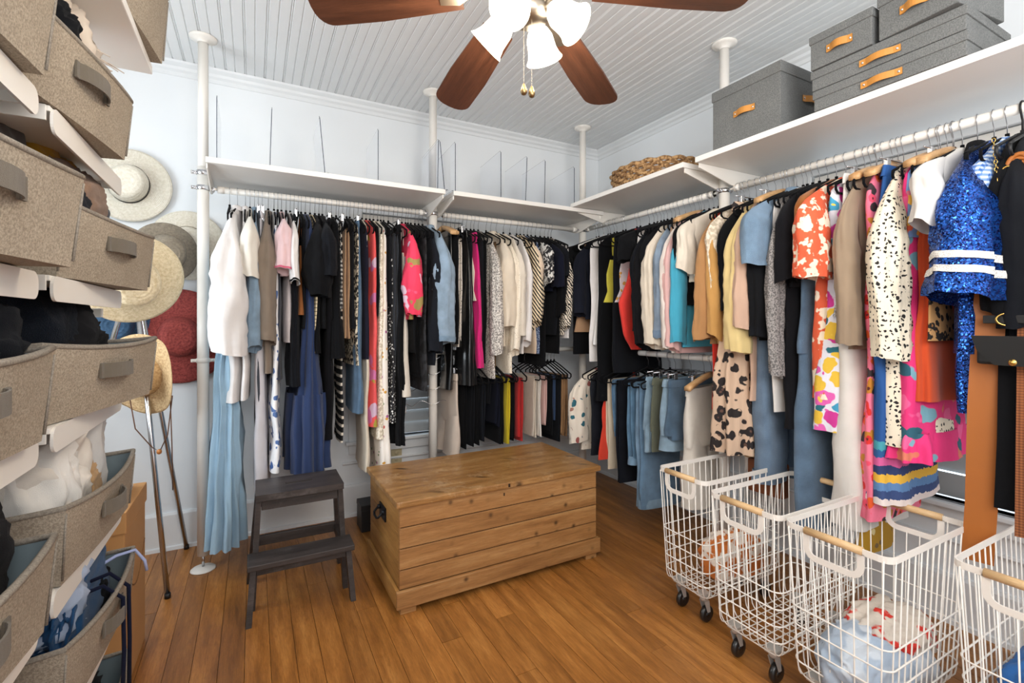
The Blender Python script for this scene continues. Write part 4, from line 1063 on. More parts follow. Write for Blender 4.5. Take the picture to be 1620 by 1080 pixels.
# ---- right part of the back rail --------------------------------------------------
B = 'BR'
G(B, 706, 618, 'pants', LEATHER, 'black leather trousers under the wooden hanger by the middle pole', t=0.015, tb=0.02, hang='wood', near=0.2)
G(B, 718, 545, 'shirt', BLACK, 'black top right of the leather trousers', t=0.012, sl='none')
G(B, 727, 556, 'fold', pattern('grey_white_dots', 'spots', [(214, 206, 196), (128, 122, 116)], 70, r=0.25), 'pale dotted trousers right of the black top', t=0.017, w=0.18, near=0.2)
G(B, 733, 610, 'skirt', LEATHER, 'black leather flared skirt hanging low by the middle pole', t=0.013, tb=0.05, near=0.22, wb=0.24, rip=0.012)
G(B, 737, 540, 'shirt', BLACK2, 'black cardigan left of the cream top', t=0.013, sl='none')
G(B, 744, 475, 'cami', IVORY, 'cream vest top left of the hot pink dress', t=0.012, near=0.22)
G(B, 758, 582, 'skirt', fabric(226, 20, 124, rough=0.55), 'bright hot pink dress', name='hanging_dress', cat='dress', t=0.016, tb=0.034, near=0.2, w=0.15, wb=0.21, rip=0.008, hang='felt')
G(B, 766, 575, 'fold', BLACK, 'black trousers right of the hot pink dress', t=0.013, w=0.18)
G(B, 772, 540, 'shirt', BLACK2, 'black knit top left of the silver top', t=0.011, sl='none')
G(B, 781, 600, 'shirt', SILV, 'silver grey tweed-look top with long sleeves', t=0.018, ys=560, sr=0.044, rip=0.006)
G(B, 790, 580, 'fold', fabric(112, 78, 40), 'brown trousers between the silver top and the linen shirt', t=0.012, w=0.16)
G(B, 800, 548, 'shirt', fabric(226, 212, 192), 'cream linen shirt with a buttoned cuff', t=0.022, ys=520, sr=0.055, sr2=0.042, sv=1.4, collar=True)
G(B, 812, 592, 'shirt', EYE_L, 'ivory eyelet shirt hanging long', t=0.014, ys=560, sl='long')
G(B, 824, 550, 'shirt', fabric(236, 226, 210), 'ivory blouse, first of the pale blouses right of the linen shirt', t=0.017, ys=535, sr=0.05, sv=1.3, cat='blouse')
G(B, 835, 560, 'shirt', WHT, 'thin white blouse in the middle of the pale blouses', t=0.012, ys=545, cat='blouse')
G(B, 846, 522, 'shirt', DIAG, 'black and cream diagonally striped blouse', t=0.015, ys=515, puff=0.012, sr=0.046, cat='blouse')
G(B, 852, 560, 'shirt', fabric(226, 204, 180), 'beige sheer blouse right of the striped blouse', t=0.013, ys=495, sr=0.046, cat='blouse')
G(B, 858, 560, 'dress', BLUEP, 'small-print blue dress near the corner', t=0.011, sl='none')
G(B, 864, 450, 'shirt', pattern('mono_brush_print', 'blobs', [(30, 30, 34), (206, 204, 200)], 40), 'black and white brush-print top', t=0.012, sl='short', ys=450, sr2=0.05)
G(B, 870, 580, 'dress', BLACK, 'long black dress right of the brush-print top', t=0.013, sl='none')
G(B, 877, 460, 'shirt', NAVY, 'navy short-sleeved top with soft sleeve', t=0.014, sl='short', ys=455, sr2=0.05)
G(B, 885, 530, 'shirt', BLACK2, 'black tee near the corner with a short sleeve', t=0.013, sl='short', ys=440, sr2=0.05)
G(B, 892, 560, 'dress', BLACK, 'black long-sleeved dress near the corner', t=0.012, sl='long', ys=500)
G(B, 898, 530, 'shirt', ZEB, 'zebra-print blouse at the corner', t=0.012, ys=520, cat='blouse')
G(B, 903, 535, 'shirt', WHT, 'white top beside the zebra-print blouse', t=0.011, sl='none')
hang_all('BR', PX2 + 0.06, 1.885)

# ---- right rail, far half -----------------------------------------------------------
B = 'RF'
G(B, 893, 560, 'shirt', BLACK, 'black top with a gold motif, first on the right rail', t=0.014, sl='short', ys=440)
G(B, 905, 525, 'cami', fabric(190, 152, 118), 'tan sleeveless top near the corner', t=0.014, near=0.22)
G(B, 917, 505, 'shirt', fabric(36, 40, 54), 'navy long-sleeved top near the corner', t=0.016, ys=500, sr=0.044)
G(B, 926, 572, 'shirt', WHT, 'white long top between navy tops', t=0.012, sl='none')
G(B, 934, 545, 'cami', fabric(238, 236, 234), 'white sleeveless top right of the navy top', t=0.012, near=0.22)
G(B, 940, 635, 'dress', BLACK, 'black sleeveless dress with a trailing hem, above the low rail', t=0.014, sl='none', rip=0.008, wb=0.09, ub=0.12)
G(B, 951, 478, 'cami', fabric(218, 206, 76), 'yellow strappy top among the black clothes', t=0.013, near=0.2, w=0.17)
G(B, 961, 590, 'dress', BLACK2, 'black dress with a soft pocket fold, right of the yellow top', t=0.018, sl='none', rip=0.008)
G(B, 971, 478, 'cami', EMB, 'grey lace camisole with gold embroidery', t=0.014, near=0.21)
G(B, 980, 553, 'swim', fabric(222, 52, 42, rough=0.6), 'bright red swimsuit with thin straps', t=0.026, near=0.24, yaw=10, off=0.06)
G(B, 996, 465, 'cami', fabric(226, 66, 40), 'red-orange cropped top beside the red swimsuit', t=0.016, near=0.24, w=0.2)
G(B, 1004, 512, 'swim', PURP, 'purple and black printed swimsuit under the red one', t=0.013, near=0.19, hem=1)
G(B, 1008, 415, 'shirt', BLACK, 'black tee with short sleeves above the printed swimsuit', t=0.013, sl='short', ys=413, sr2=0.05)
G(B, 1014, 470, 'shirt', WHT, 'white tee with a pink hem strip', t=0.011, sl='none')
G(B, 1020, 525, 'shirt', BLACK2, 'black long cardigan, left of the pair', t=0.016, ys=525, sr=0.044, name='hanging_cardigan', cat='cardigan')
G(B, 1033, 555, 'shirt', fabric(28, 28, 32), 'long black cardigan, right of the pair', t=0.018, ys=552, sr=0.05, name='hanging_cardigan', cat='cardigan')
G(B, 1046, 495, 'cami', IVORY, 'thin cream vest between black tops', t=0.010, near=0.2)
G(B, 1052, 485, 'shirt', BLACK, 'black blouse with ruffled shoulder left of the cream corduroy jacket', t=0.020, ys=480, sr=0.048, sr2=0.04, cat='blouse', sl='long')
G(B, 1066, 555, 'shirt', fabric(226, 214, 196), 'cream corduroy jacket right of the black ruffled blouse', t=0.024, ys=552, sr=0.062, sr2=0.05, collar=True, name='hanging_jacket', cat='jacket')
G(B, 1082, 540, 'shirt', denim(148, 168, 190), 'pale blue chambray shirt with rolled cuff', t=0.016, ys=537, sr=0.046, cuff=(denim(124, 148, 176), 0.05), collar=True)
G(B, 1098, 430, 'shirt', fabric(196, 164, 138), 'tan draped scarf-like top', t=0.013, sl='none', rip=0.008)
G(B, 1102, 562, 'shirt', fabric(232, 222, 214), 'off-white shirt between chambray shirt and pink cardigan', t=0.016, ys=555, sr=0.05)
G(B, 1110, 562, 'shirt', fabric(222, 178, 174), 'pale pink knit cardigan left of the turquoise one', t=0.016, ys=558, sr=0.046, name='hanging_cardigan', cat='cardigan')
G(B, 1122, 552, 'shirt', fabric(70, 168, 198), 'turquoise blue knit cardigan on the right rail', t=0.017, ys=550, sr=0.042, name='hanging_cardigan', cat='cardigan')
G(B, 1131, 480, 'shirt', BLACK, 'black jacket between turquoise cardigan and cream blouse', t=0.013, ys=420, sr=0.044, sl='long')
G(B, 1140, 440, 'shirt', fabric(230, 220, 204, rough=0.5), 'cream satin blouse right of the turquoise cardigan', t=0.017, ys=428, sr=0.05, sr2=0.045, cat='blouse', sl='long')
hang_all('RF', 1.69, 2.70)

# ---- right rail, near half ----------------------------------------------------------
B = 'RN'
G(B, 1138, 545, 'shirt', fabric(176, 130, 84), 'camel blouse with a ruffled bell sleeve', t=0.017, ys=540, sr=0.042, sr2=0.06, cat='blouse')
G(B, 1150, 655, 'dress', fabric(218, 52, 38), 'red dress strip showing beside the leopard skirt', t=0.009, sl='none')
G(B, 1157, 545, 'shirt', fabric(196, 148, 84), 'golden tan blouse right of the camel ruffled one', t=0.016, ys=540, sr=0.045, cat='blouse')
G(B, 1178, 725, 'skirt', LEO, 'leopard-print pleated midi skirt above the baskets', t=0.026, tb=0.11, near=0.22, w=0.18, wb=0.235, rip=0.018, rm=9, sway=-0.03, yaw=4)
G(B, 1172, 470, 'shirt', pattern('ivory_cable_knit', 'speckle', [(226, 214, 196), (186, 172, 150)], 60), 'ivory cable-knit cardigan with dark edging', t=0.018, ys=465, sr=0.046, name='hanging_cardigan', cat='cardigan')
G(B, 1180, 495, 'shirt', BLACK, 'black thin cardigan beside the ivory knit', t=0.011, sl='long', ys=490)
G(B, 1190, 562, 'shirt', fabric(226, 202, 142), 'butter yellow long cardigan above the leopard skirt', t=0.026, ys=558, sr=0.055, sr2=0.05, name='hanging_cardigan', cat='cardigan', yaw=4)
G(B, 1208, 640, 'shirt', fabric(206, 172, 150), 'blush beige open coat', t=0.020, ys=520, sr=0.05, sr2=0.06, name='hanging_coat', cat='coat', rip=0.010)
G(B, 1232, 540, 'shirt', fabric(28, 30, 33), 'black knit sweater with ribbed cuff', t=0.018, ys=538, sr=0.05, name='hanging_sweater', cat='sweater', cuff=(BLACK2, 0.05))
G(B, 1240, 780, 'pants', denim(120, 146, 174), 'mid-blue turned-up jeans behind the second basket', t=0.02, tb=0.045, near=0.2, turnup=denim(150, 174, 196), hang='clip')
G(B, 1248, 420, 'shirt', denim(136, 168, 198), 'light denim dress with a folded-back collar', t=0.024, sl='short', ys=415, sr=0.05, sr2=0.06, collar=True, name='hanging_dress', cat='dress')
G(B, 1254, 660, 'shirt', fabric(226, 222, 218), 'white tee hem below the denim dress', t=0.012, sl='none')
G(B, 1275, 605, 'shirt', pattern('grey_marl', 'speckle', [(150, 146, 144), (92, 90, 90)], 160), 'grey marl knit cardigan right of the denim dress', t=0.013, ys=600, sr=0.04, name='hanging_cardigan', cat='cardigan')
G(B, 1282, 690, 'shirt', fabric(30, 30, 34), 'long black cardigan right of the grey marl knit', t=0.018, sl='none', name='hanging_cardigan', cat='cardigan')
G(B, 1298, 450, 'shirt', fabric(34, 34, 38), 'black jacket with a square sleeve', t=0.018, ys=448, sl='long', sr=0.05, name='hanging_jacket', cat='jacket')
G(B, 1312, 855, 'pants', denim(104, 132, 160), 'blue denim overalls with silver buckles', t=0.024, tb=0.05, near=0.2, cat='overalls', name='hanging_overalls', zt=-0.5, hang='felt')
G(B, 1328, 385, 'shirt', fabric(156, 92, 34), 'rust brown sweater left of the coral leaf-print dress', t=0.018, ys=383, sl='long', sr=0.05, name='hanging_sweater', cat='sweater')
G(B, 1342, 640, 'dress', CORAL, 'coral and cream leaf-print dress with a ruffled sleeve', t=0.026, tb=0.06, ys=440, sl='short', sr=0.05, sr2=0.066, rip=0.008)
G(B, 1362, 500, 'cami', SILVSEQ, 'silver sequin vest top behind the coral dress', t=0.012, near=0.2)
G(B, 1352, 695, 'dress', GARDEN, 'bright garden-flower print dress in pink, blue and yellow', t=0.024, tb=0.09, sl='none', rip=0.012, sway=-0.015)
G(B, 1372, 850, 'pants', fabric(232, 228, 222), 'wide white trousers behind the third basket', t=0.016, tb=0.06, near=0.2, w=0.19)
G(B, 1388, 555, 'shirt', fabric(158, 138, 116), 'taupe long cardigan left of the red flower-print dress', t=0.018, ys=550, sr=0.045, name='hanging_cardigan', cat='cardigan')
G(B, 1372, 902, 'dress', MUSTF, 'mustard floral dress hem hanging lowest behind the third basket', t=0.012, tb=0.03, sl='none', w=0.11, wb=0.12)
G(B, 1404, 840, 'dress', REDFL, 'red and pink flower-print maxi dress', t=0.022, tb=0.035, sl='none', rip=0.010)
G(B, 1444, 810, 'skirt', pattern('boho_border_stripe', 'bands', [(214, 66, 70), (226, 214, 210), (52, 72, 120), (90, 130, 178), (226, 178, 62), (42, 58, 104), (206, 92, 150), (40, 92, 150), (70, 160, 176), (34, 84, 150)], z0=-1.33, z1=-1.05), 'blue skirt with a striped folk border', t=0.022, tb=0.06, near=0.2, rip=0.012)
G(B, 1440, 735, 'dress', BOHO, 'pink and teal flower-print dress with a ruffled hem', t=0.024, tb=0.06, sl='none', rip=0.016, tier=0.86)
G(B, 1455, 370, 'shirt', WRAP, 'blue and orange print wrap top', t=0.013, sl='none')
G(B, 1440, 715, 'dress', STARP, 'cream dress with a black star-flower print and wide sleeve', t=0.026, tb=0.10, ys=570, sl='long', sr=0.05, sr2=0.056, rip=0.010, yaw=4)
G(B, 1490, 640, 'skirt', fabric(214, 82, 40), 'orange ruffled skirt behind the sequin jacket', t=0.014, tb=0.03, near=0.2, rip=0.012, w=0.12, wb=0.19)
G(B, 1488, 540, 'cami', LEOS, 'small leopard-spot top beside the sequin jacket', t=0.013, near=0.22)
G(B, 1496, 370, 'shirt', fabric(226, 224, 220), 'white blouse with tiny stars', t=0.018, ys=362, sl='short', sr=0.05, sr2=0.055, cat='blouse')
sq = dict(t=0.03, sr=0.05, sr2=0.095, sv=1.4, rip=0.006)
G(B, 1512, 560, 'shirt', SEQ, 'royal blue sequin jacket with white banded sleeves', ys=478, name='hanging_jacket', cat='jacket', collar=BLACK, yaw=10, bands=((-0.478, -0.500, WBAND), (-0.522, -0.544, WBAND)), **sq)
G(B, 1548, 660, 'dress', SEQ, 'long blue sequin dress behind the sequin jacket, with white bands at the hem', t=0.02, sl='none')
G(B, 1560, 400, 'shirt', GING, 'blue gingham blouse with a frilled sleeve', t=0.02, ys=395, sl='short', sr=0.05, sr2=0.058, cat='blouse', w=0.155, out=0.0)
G(B, 1582, 520, 'shirt', BLACK, 'black velvet jacket with gold chain trim', t=0.024, ys=500, sr=0.045, w=0.165, out=0.0, name='hanging_jacket', cat='jacket', hang='plastic')
G(B, 1604, 560, 'shirt', BLACK2, 'black jacket at the right edge behind the belts', t=0.022, ys=520, sr=0.045, w=0.17, out=0.0, name='hanging_jacket', cat='jacket', hang='plastic')
hang_all('RN', 0.54, 1.575)

# ---- low rails ------------------------------------------------------------------------
B = 'LB'
G(B, 722, 722, 'pants', fabric(206, 190, 176), 'pale beige trousers clipped at the left end of the low back rail', t=0.02, tb=0.03, near=0.16)
for px_, yb_, m_, lb in ((738, 712, BLACK, 'black flared trousers, first black pair on the low back rail'), (748, 708, BLACK2, 'black trousers, second pair on the low back rail'), (758, 706, BLACK, 'black trousers, third pair on the low back rail'),
                         (768, 700, fabric(36, 40, 48), 'charcoal trousers on the low back rail'), (778, 640, BLACK2, 'short black trousers left of the navy pair on the low back rail'), (789, 676, NAVY, 'navy trousers left of the yellow pair'), (797, 704, BLACK, 'black trousers left of the yellow pair')):
    G(B, px_, yb_, 'fold', m_, lb, t=0.014, w=0.15, near=0.16)
G(B, 808, 704, 'fold', fabric(226, 202, 30), 'yellow trousers above the chest', t=0.014, w=0.14, near=0.16)
G(B, 815, 700, 'fold', BLACK, 'black trousers between yellow and red pairs', t=0.01, w=0.14)
G(B, 830, 700, 'fold', fabric(190, 30, 30), 'red trousers folded over a black hanger above the chest', t=0.022, w=0.15, near=0.18)
G(B, 850, 694, 'fold', fabric(222, 208, 190), 'beige trousers right of the red pair', t=0.014, w=0.15)
G(B, 859, 692, 'fold', fabric(234, 226, 216), 'ivory trousers right of the beige pair', t=0.014, w=0.15)
G(B, 867, 674, 'fold', fabric(226, 186, 178), 'pale pink trousers right of the ivory pair', t=0.011, w=0.15)
G(B, 876, 690, 'fold', BLACK, 'black trousers left of the navy shorts', t=0.012, w=0.15)
G(B, 883, 666, 'fold', fabric(52, 76, 112), 'navy blue shorts over a black hanger', t=0.014, w=0.14, cat='shorts', name='folded_shorts')
G(B, 892, 700, 'fold', BLACK2, 'black trousers right of the navy shorts', t=0.012, w=0.15)
G(B, 900, 690, 'fold', fabric(164, 124, 84), 'camel trousers in the corner', t=0.016, w=0.15)
G(B, 908, 690, 'fold', fabric(140, 104, 70), 'darker brown trousers in the corner', t=0.012, w=0.15)
hang_all('LB', PX2 + 0.075, 1.88)
B = 'LR'
G(B, 915, 712, 'shirt', KIM, 'cream floral kimono at the far end of the low right rail', t=0.02, ys=700, sr=0.05, sr2=0.06, name='hanging_kimono', cat='kimono')
G(B, 928, 722, 'shirt', fabric(34, 38, 46, rough=0.4), 'black satin shirt beside the kimono', t=0.016, sl='none')
G(B, 937, 690, 'fold', fabric(150, 186, 212), 'sky blue trousers beside the black satin shirt', t=0.011, w=0.15)
G(B, 945, 726, 'cami', fabric(222, 66, 44), 'red-orange jumpsuit on the low right rail', t=0.016, tb=0.02, near=0.2, cat='jumpsuit', name='hanging_jumpsuit')
G(B, 955, 742, 'fold', fabric(216, 200, 176), 'cream trousers with twisted waist beside the red jumpsuit', t=0.016, w=0.15)
G(B, 963, 690, 'fold', denim(110, 152, 190), 'narrow bright blue jeans on the low right rail', t=0.012, w=0.15)
G(B, 971, 765, 'fold', denim(34, 40, 52), 'dark indigo jeans hanging long', t=0.02, w=0.15, near=0.18)
G(B, 990, 735, 'fold', denim(108, 150, 184), 'mid-blue jeans folded over a hanger, right of the dark pair', t=0.026, turnup=denim(140, 176, 206), w=0.15, near=0.18)
G(B, 1006, 805, 'fold', denim(122, 160, 194), 'long ripped light blue jeans reaching lowest on the low rail', t=0.032, turnup=denim(150, 184, 212), mat2=denim(140, 174, 204), w=0.16, near=0.18)
G(B, 1024, 715, 'shorts', denim(156, 186, 208), 'pale frayed denim shorts left of the olive shorts', t=0.018, near=0.17)
G(B, 1034, 715, 'shorts', fabric(96, 100, 84), 'olive shorts between two pale denim shorts', t=0.012, near=0.17)
G(B, 1045, 712, 'shorts', denim(162, 192, 214), 'pale denim shorts on a clip hanger', t=0.034, tb=0.04, near=0.18, yaw=8)
G(B, 1062, 640, 'shorts', denim(92, 120, 146), 'denim shorts behind the white culottes', t=0.026, near=0.14)
G(B, 1076, 800, 'shorts', fabric(226, 220, 210), 'white linen culottes above the farthest basket', t=0.034, tb=0.05, near=0.18, yaw=14, w=0.18, rip=0.014, zt=-0.15, name='hanging_culottes', cat='culottes')
hang_all('LR', 1.72, 2.72)
# empty hangers the photo shows
for rk, ps, kd, lb in (('RF', 2.55, 'felt', 'empty black felt hanger near the corner end of the right rail'), ('RF', 2.62, 'white', 'empty white hanger closest to the corner pole'), ('RF', 1.80, 'wood', 'pale wooden hanger above the tan draped top'),
                       ('LR', 1.735, 'wood', 'pale wooden hanger, empty, at the near end of the low right rail'), ('LR', 2.02, 'felt', 'empty black felt hanger beside the ripped jeans'), ('LR', 2.10, 'felt', 'empty black felt hanger above the mid-blue folded jeans'),
                       ('RN', 1.33, 'wood', 'pale wooden hanger above the blush coat'), ('RN', 0.97, 'wood', 'pale wooden hanger above the bright garden-print dress'), ('RN', 0.90, 'wood', 'pale wooden hanger above the taupe cardigan'), ('RN', 0.74, 'wood', 'pale wooden hanger above the white starred blouse'), ('RN', 0.78, 'wood', 'pale wooden hanger above the star-flower print dress'),
                       ('LB', 1.45, 'felt', 'empty black felt hanger above the red trousers'), ('LB', 1.38, 'felt', 'empty black felt hanger above the yellow trousers'), ('BR', 1.05, 'wood', 'honey wooden hanger right beside the middle pole')):
    hanger(rk, ps, kd, R(random.uniform(-6, 6)), None, lb)
# ------------------------------------------------------------------ left shelving unit with fabric bins
BINF = heather('taupe_bin_fabric', (136, 125, 110), (178, 166, 148))
BIND = heather('grey_bin_side', (96, 94, 88), (134, 130, 122))
LINING = plain('bin_lining', rgb(112, 126, 132), 0.9, var=0.1)
PIPING = heather('bin_piping', (120, 112, 102), (150, 142, 130))
WEB = fabric(104, 96, 84)
TF = -0.33
LEV = {'b': 1.647, 'c': 1.33, 'd': 1.043, 'e': 0.728, 'f': 0.456, 'g': 0.17}
ORD = {'b': 'top row', 'c': 'second row', 'd': 'third row', 'e': 'fourth row', 'f': 'fifth row', 'g': 'bottom row'}
CY = {1: 0.865, 2: 1.465}
def rect_loop(hx, hy, z, bulge=0.0, sag=0.0, n=9, r=0.03):
    pts = []
    def edge(ax, ay, bx, by):
        for i in range(n):
            k = i / n; x_, y_ = ax + (bx - ax) * k, ay + (by - ay) * k
            zz = z - sag * (1 - (2 * k - 1) ** 2)
            fx = bulge * (1 - (y_ / hy) ** 2) if abs(x_) > hx * 0.98 else 0
            fy = bulge * 0.4 * (1 - (x_ / hx) ** 2) if abs(y_) > hy * 0.98 else 0
            pts.append((x_ + math.copysign(fx, x_), y_ + math.copysign(fy, y_), zz))
    edge(hx, -hy, hx, hy); edge(hx, hy, -hx, hy); edge(-hx, hy, -hx, -hy); edge(-hx, -hy, hx, -hy)
    return pts
def fabric_bin(label, x, y, z, rz, hx=0.2, hy=0.235, h=0.15, bulge=0.02, sag=0.012):
    o = thing('fabric_bin', label, 'bin', (x, y, z + 0.001), rz, group='taupe fabric bins')
    mb = MB(); rs = []
    for k in (0, 0.12, 0.4, 0.7, 1.0):
        s = 0.94 + 0.06 * k; rs.append(rect_loop(hx * s, hy * s, h * k, bulge * (0.25 + 0.75 * k), sag * k ** 2))
    mb.rings(rs, cap0=True); mb.sm = [False] * len(mb.sm); mb.build('body', BINF, o)
    mb = MB(); rs = []
    for k in (1.0, 0.7, 0.4, 0.06):
        s = (0.94 + 0.06 * k); rs.append([(a * 0.975, b2 * 0.98, c + 0.002) for a, b2, c in rect_loop(hx * s, hy * s, h * k, bulge * (0.25 + 0.75 * k), sag * k ** 2)])
    mb.rings(rs, cap1=True); mb.build('lining', LINING, o)
    mb = MB(); mb.tube([(a * 0.988, b2 * 0.99, c + 0.003) for a, b2, c in rect_loop(hx, hy, h, bulge, sag)], 0.006, 6, True); mb.build('rim_piping', PIPING, o)
    # seam lines at the front corners, and the pull handle
    for s in (-1, 1):
        mb = MB(); mb.tube([(hx * 0.955, s * hy * 0.945, 0.01), (hx * 1.0, s * hy * 0.99, h - 0.008)], 0.0022, 5); mb.build('seam', PIPING, o)
    fx = hx * 0.985 + bulge * 0.85
    pts = []
    for i in range(11):
        k = i / 10; pts.append((fx - 0.003 + 0.022 * math.sin(PI * k) ** 0.6, -0.062 + 0.124 * k, h * 0.60))
    strap('handle', pts, 0.032, 0.003, WEB, o, (0, 0, 1))
    for s in (-1, 1): MB().box(fx - 0.004, fx + 0.001, s * 0.062 - 0.008, s * 0.062 + 0.008, h * 0.60 - 0.017, h * 0.60 + 0.017, 0.001).build('handle_tab', WEB, o)
    return o
def tray(label, col, z):
    o = thing('shelf_tray', label, 'tray', (TF - 0.21, CY[col], z), group=None)
    hy = 0.265
    MB().box(-0.21, 0.205, -hy, hy, -0.012, -0.001, 0.002).build('base', WHITEM, o)
    # rolled front lip with rounded ends
    lip = []
    n = 6
    for (cy_, cz_, a0) in ((hy - 0.018, -0.022, 0), (-hy + 0.018, -0.022, 90)):
        for i in range(n + 1):
            a = R(a0 + 90 * i / n); lip.append((cy_ + 0.018 * math.cos(a), cz_ + 0.018 * math.sin(a)))
    poly = [(hy, -0.045)] + lip + [(-hy, -0.045)]
    poly = []
    for cy_, cz_, a0 in ((hy - 0.02, -0.022, 0), (-hy + 0.02, -0.022, 90), (-hy + 0.02, -0.030, 180), (hy - 0.02, -0.030, 270)):
        for i in range(n + 1):
            a = R(a0 + 90 * i / n); poly.append((cy_ + 0.02 * math.cos(a), cz_ + 0.02 * math.sin(a)))
    M = Matrix(((0, 0, 1, 0), (1, 0, 0, 0), (0, 1, 0, 0), (0, 0, 0, 1)))
    MB().prism(poly, 0.205, 0.21, M).build('front_lip', WHITEM, o)
    for s in (-1, 1): MB().box(-0.21, 0.2, s * hy - 0.003, s * hy + 0.003, -0.03, -0.001, 0.001).build('side_rail', WHITEM, o)
    return o
COLN = {1: 'near stack at the left photo edge', 2: 'far stack by the hats'}
for col in (1, 2):
    for k, z in LEV.items():
        tray('white metal tray, %s of the %s' % (ORD[k], COLN[col]), col, z)
        if (k, col) in (('g', 1),): continue
        jit = {('b', 1): (-6, 0.0), ('b', 2): (-9, 0.01, -0.13), ('c', 1): (-12, 0.02), ('c', 2): (-10, 0.025, 0.05), ('d', 1): (-5, 0.0), ('d', 2): (-13, 0.03), ('e', 1): (-6, 0.0), ('e', 2): (-3, 0.01), ('f', 1): (-4, 0), ('f', 2): (-3, 0.01), ('g', 2): (-2, 0)}[(k, col)]
        fabric_bin('taupe fabric bin, %s of the %s' % (ORD[k], COLN[col]), TF - 0.185 + jit[1], CY[col] + (jit[2] if len(jit) > 2 else 0), z, R(jit[0]))
# posts with cross arms
for y_, lb in ((1.93, 'white upright pole of the left shelving, at the hat end'), (0.55, 'white upright pole of the left shelving, near end')):
    o = thing('shelf_pole', lb, 'pole', (-0.58, y_, 0))
    MB().tube([(0, 0, 0.02), (0, 0, ZC - 0.02)], 0.031, 20).build('tube', WHITEM, o)
    MB().lathe([(0, 0.02), (0.05, 0.012), (0.056, 0.002), (0, 0.001)], 24).build('foot', WHITEM, o)
    for z in LEV.values():
        mb = MB(); s = -1 if y_ > 1 else 1
        mb.box(-0.16, 0.2, s * 0.165 - 0.01, s * 0.165 + 0.01, z - 0.075, z - 0.05, 0.002)
        mb.box(-0.02, 0.02, min(0, s * 0.165), max(0, s * 0.165), z - 0.08, z - 0.05, 0.002)
        mb.tube([(0.036, -0.02, z - 0.065), (0.036, 0.02, z - 0.065)], 0.008, 10)
        mb.build('bracket', WHITEM, o)
o = thing('wall_shelf', 'white shelf over the fabric bins at the upper left', 'shelf', (-0.5, 1.12, 1.978))
MB().box(-0.25, 0.235, -0.65, 0.65, 0, 0.026, 0.003).build('board', WHITE, o)
fabric_bin('taupe fabric bin on the shelf at the upper left corner, far one', -0.455, 1.55, 2.004, R(-8), h=0.2)
fabric_bin('taupe fabric bin on the shelf at the upper left corner, near one', -0.47, 1.02, 2.004, R(-4), h=0.2)

def inbin(k, col, dx, dy, dz=0.06): return (TF - 0.185 + dx, CY[col] + dy, LEV[k] + dz)
def bheap(name, label, cat, k, col, dx, dy, dz, size, mat, seed, rz=0, folds=3, amp=0.2):
    m_ = max(size[0], size[1]) if abs(rz) > 0.2 else size[0]; n_ = max(size[0], size[1]) if abs(rz) > 0.2 else size[1]
    dx = min(dx, 0.178 - 1.1 * m_); dy = max(-0.215 + 1.1 * n_, min(0.235 - 1.0 * n_, dy))
    return heap(name, label, cat, inbin(k, col, dx, dy, dz), (size[0], size[1], size[2] * 1.15), mat, seed, rz, folds, amp)
heap('rolled_socks', 'black knitted item sticking out of the top-row far bin', 'clothing', inbin('b', 2, 0.09, -0.13, 0.155), (0.08, 0.085, 0.07), BLACK, 3, R(20), 3, 0.2)
FR = fabric(214, 200, 184)
bheap('fringed_scarf', 'cream fringed scarf in the top-row far bin', 'scarf', 'b', 2, 0.07, 0.0, 0.13, (0.10, 0.13, 0.11), FR, 5, 0, 4, 0.2)
fr = MB(); rfr = random.Random(5)
for i in range(60):
    y_ = rfr.uniform(-0.06, 0.16); x_ = 0.15 + rfr.uniform(-0.02, 0.03); z_ = 0.235 + rfr.uniform(-0.015, 0.02); l_ = rfr.uniform(0.05, 0.1)
    d = Vector((0.5 + rfr.uniform(-.3, .3), rfr.uniform(0.1, .9), rfr.uniform(-0.5, .15))).normalized()
    p0 = Vector(inbin('b', 2, x_ - 0.03, y_, z_)); fr.tube([p0, p0 + d * l_ * 0.6, p0 + d * l_ + Vector((0, 0, -0.015))], 0.0014, 4)
tag(fr.build('scarf_fringe', FR), 'loose cream fringe threads of the scarf in the top-row far bin', 'fringe', kind='stuff')
bheap('printed_scarf', 'orange and red print scarf at the far end of the top-row bin', 'scarf', 'b', 2, 0.12, 0.10, 0.12, (0.06, 0.06, 0.08), pattern('orange_red_print', 'blobs', [(206, 58, 32), (226, 146, 42)], 30), 8, 0, 3, 0.2)
bheap('grey_cushion', 'dark grey rounded cloth at the near end of the second-row far bin', 'clothing', 'c', 2, -0.02, -0.14, 0.05, (0.12, 0.09, 0.19), fabric(78, 72, 68), 11, 0, 1.2, 0.06)
bheap('mustard_sweater', 'mustard yellow sweater in the second-row far bin', 'sweater', 'c', 2, 0.04, 0.05, 0.10, (0.09, 0.09, 0.125), fabric(196, 144, 32), 12, R(10), 2.4, 0.16)
bheap('taupe_sweater', 'taupe brown sweater in the second-row far bin', 'sweater', 'c', 2, 0.13, 0.08, 0.14, (0.06, 0.15, 0.075), fabric(136, 108, 88), 13, 0, 3, 0.2)
bheap('charcoal_top', 'charcoal garment between the mustard and taupe sweaters', 'clothing', 'c', 2, 0.11, -0.05, 0.09, (0.06, 0.09, 0.07), fabric(42, 44, 50), 14, 0, 3, 0.2)
bheap('dark_grey_cap', 'dark grey cap at the far end of the second-row bin', 'cap', 'c', 2, 0.14, 0.22, 0.13, (0.06, 0.07, 0.07), fabric(58, 60, 68), 15, 0, 2, 0.1)
bheap('navy_jeans', 'folded dark navy jeans in the third-row far bin', 'jeans', 'd', 2, 0.02, -0.15, 0.08, (0.14, 0.11, 0.12), denim(30, 38, 50), 16, 0, 2.5, 0.12)
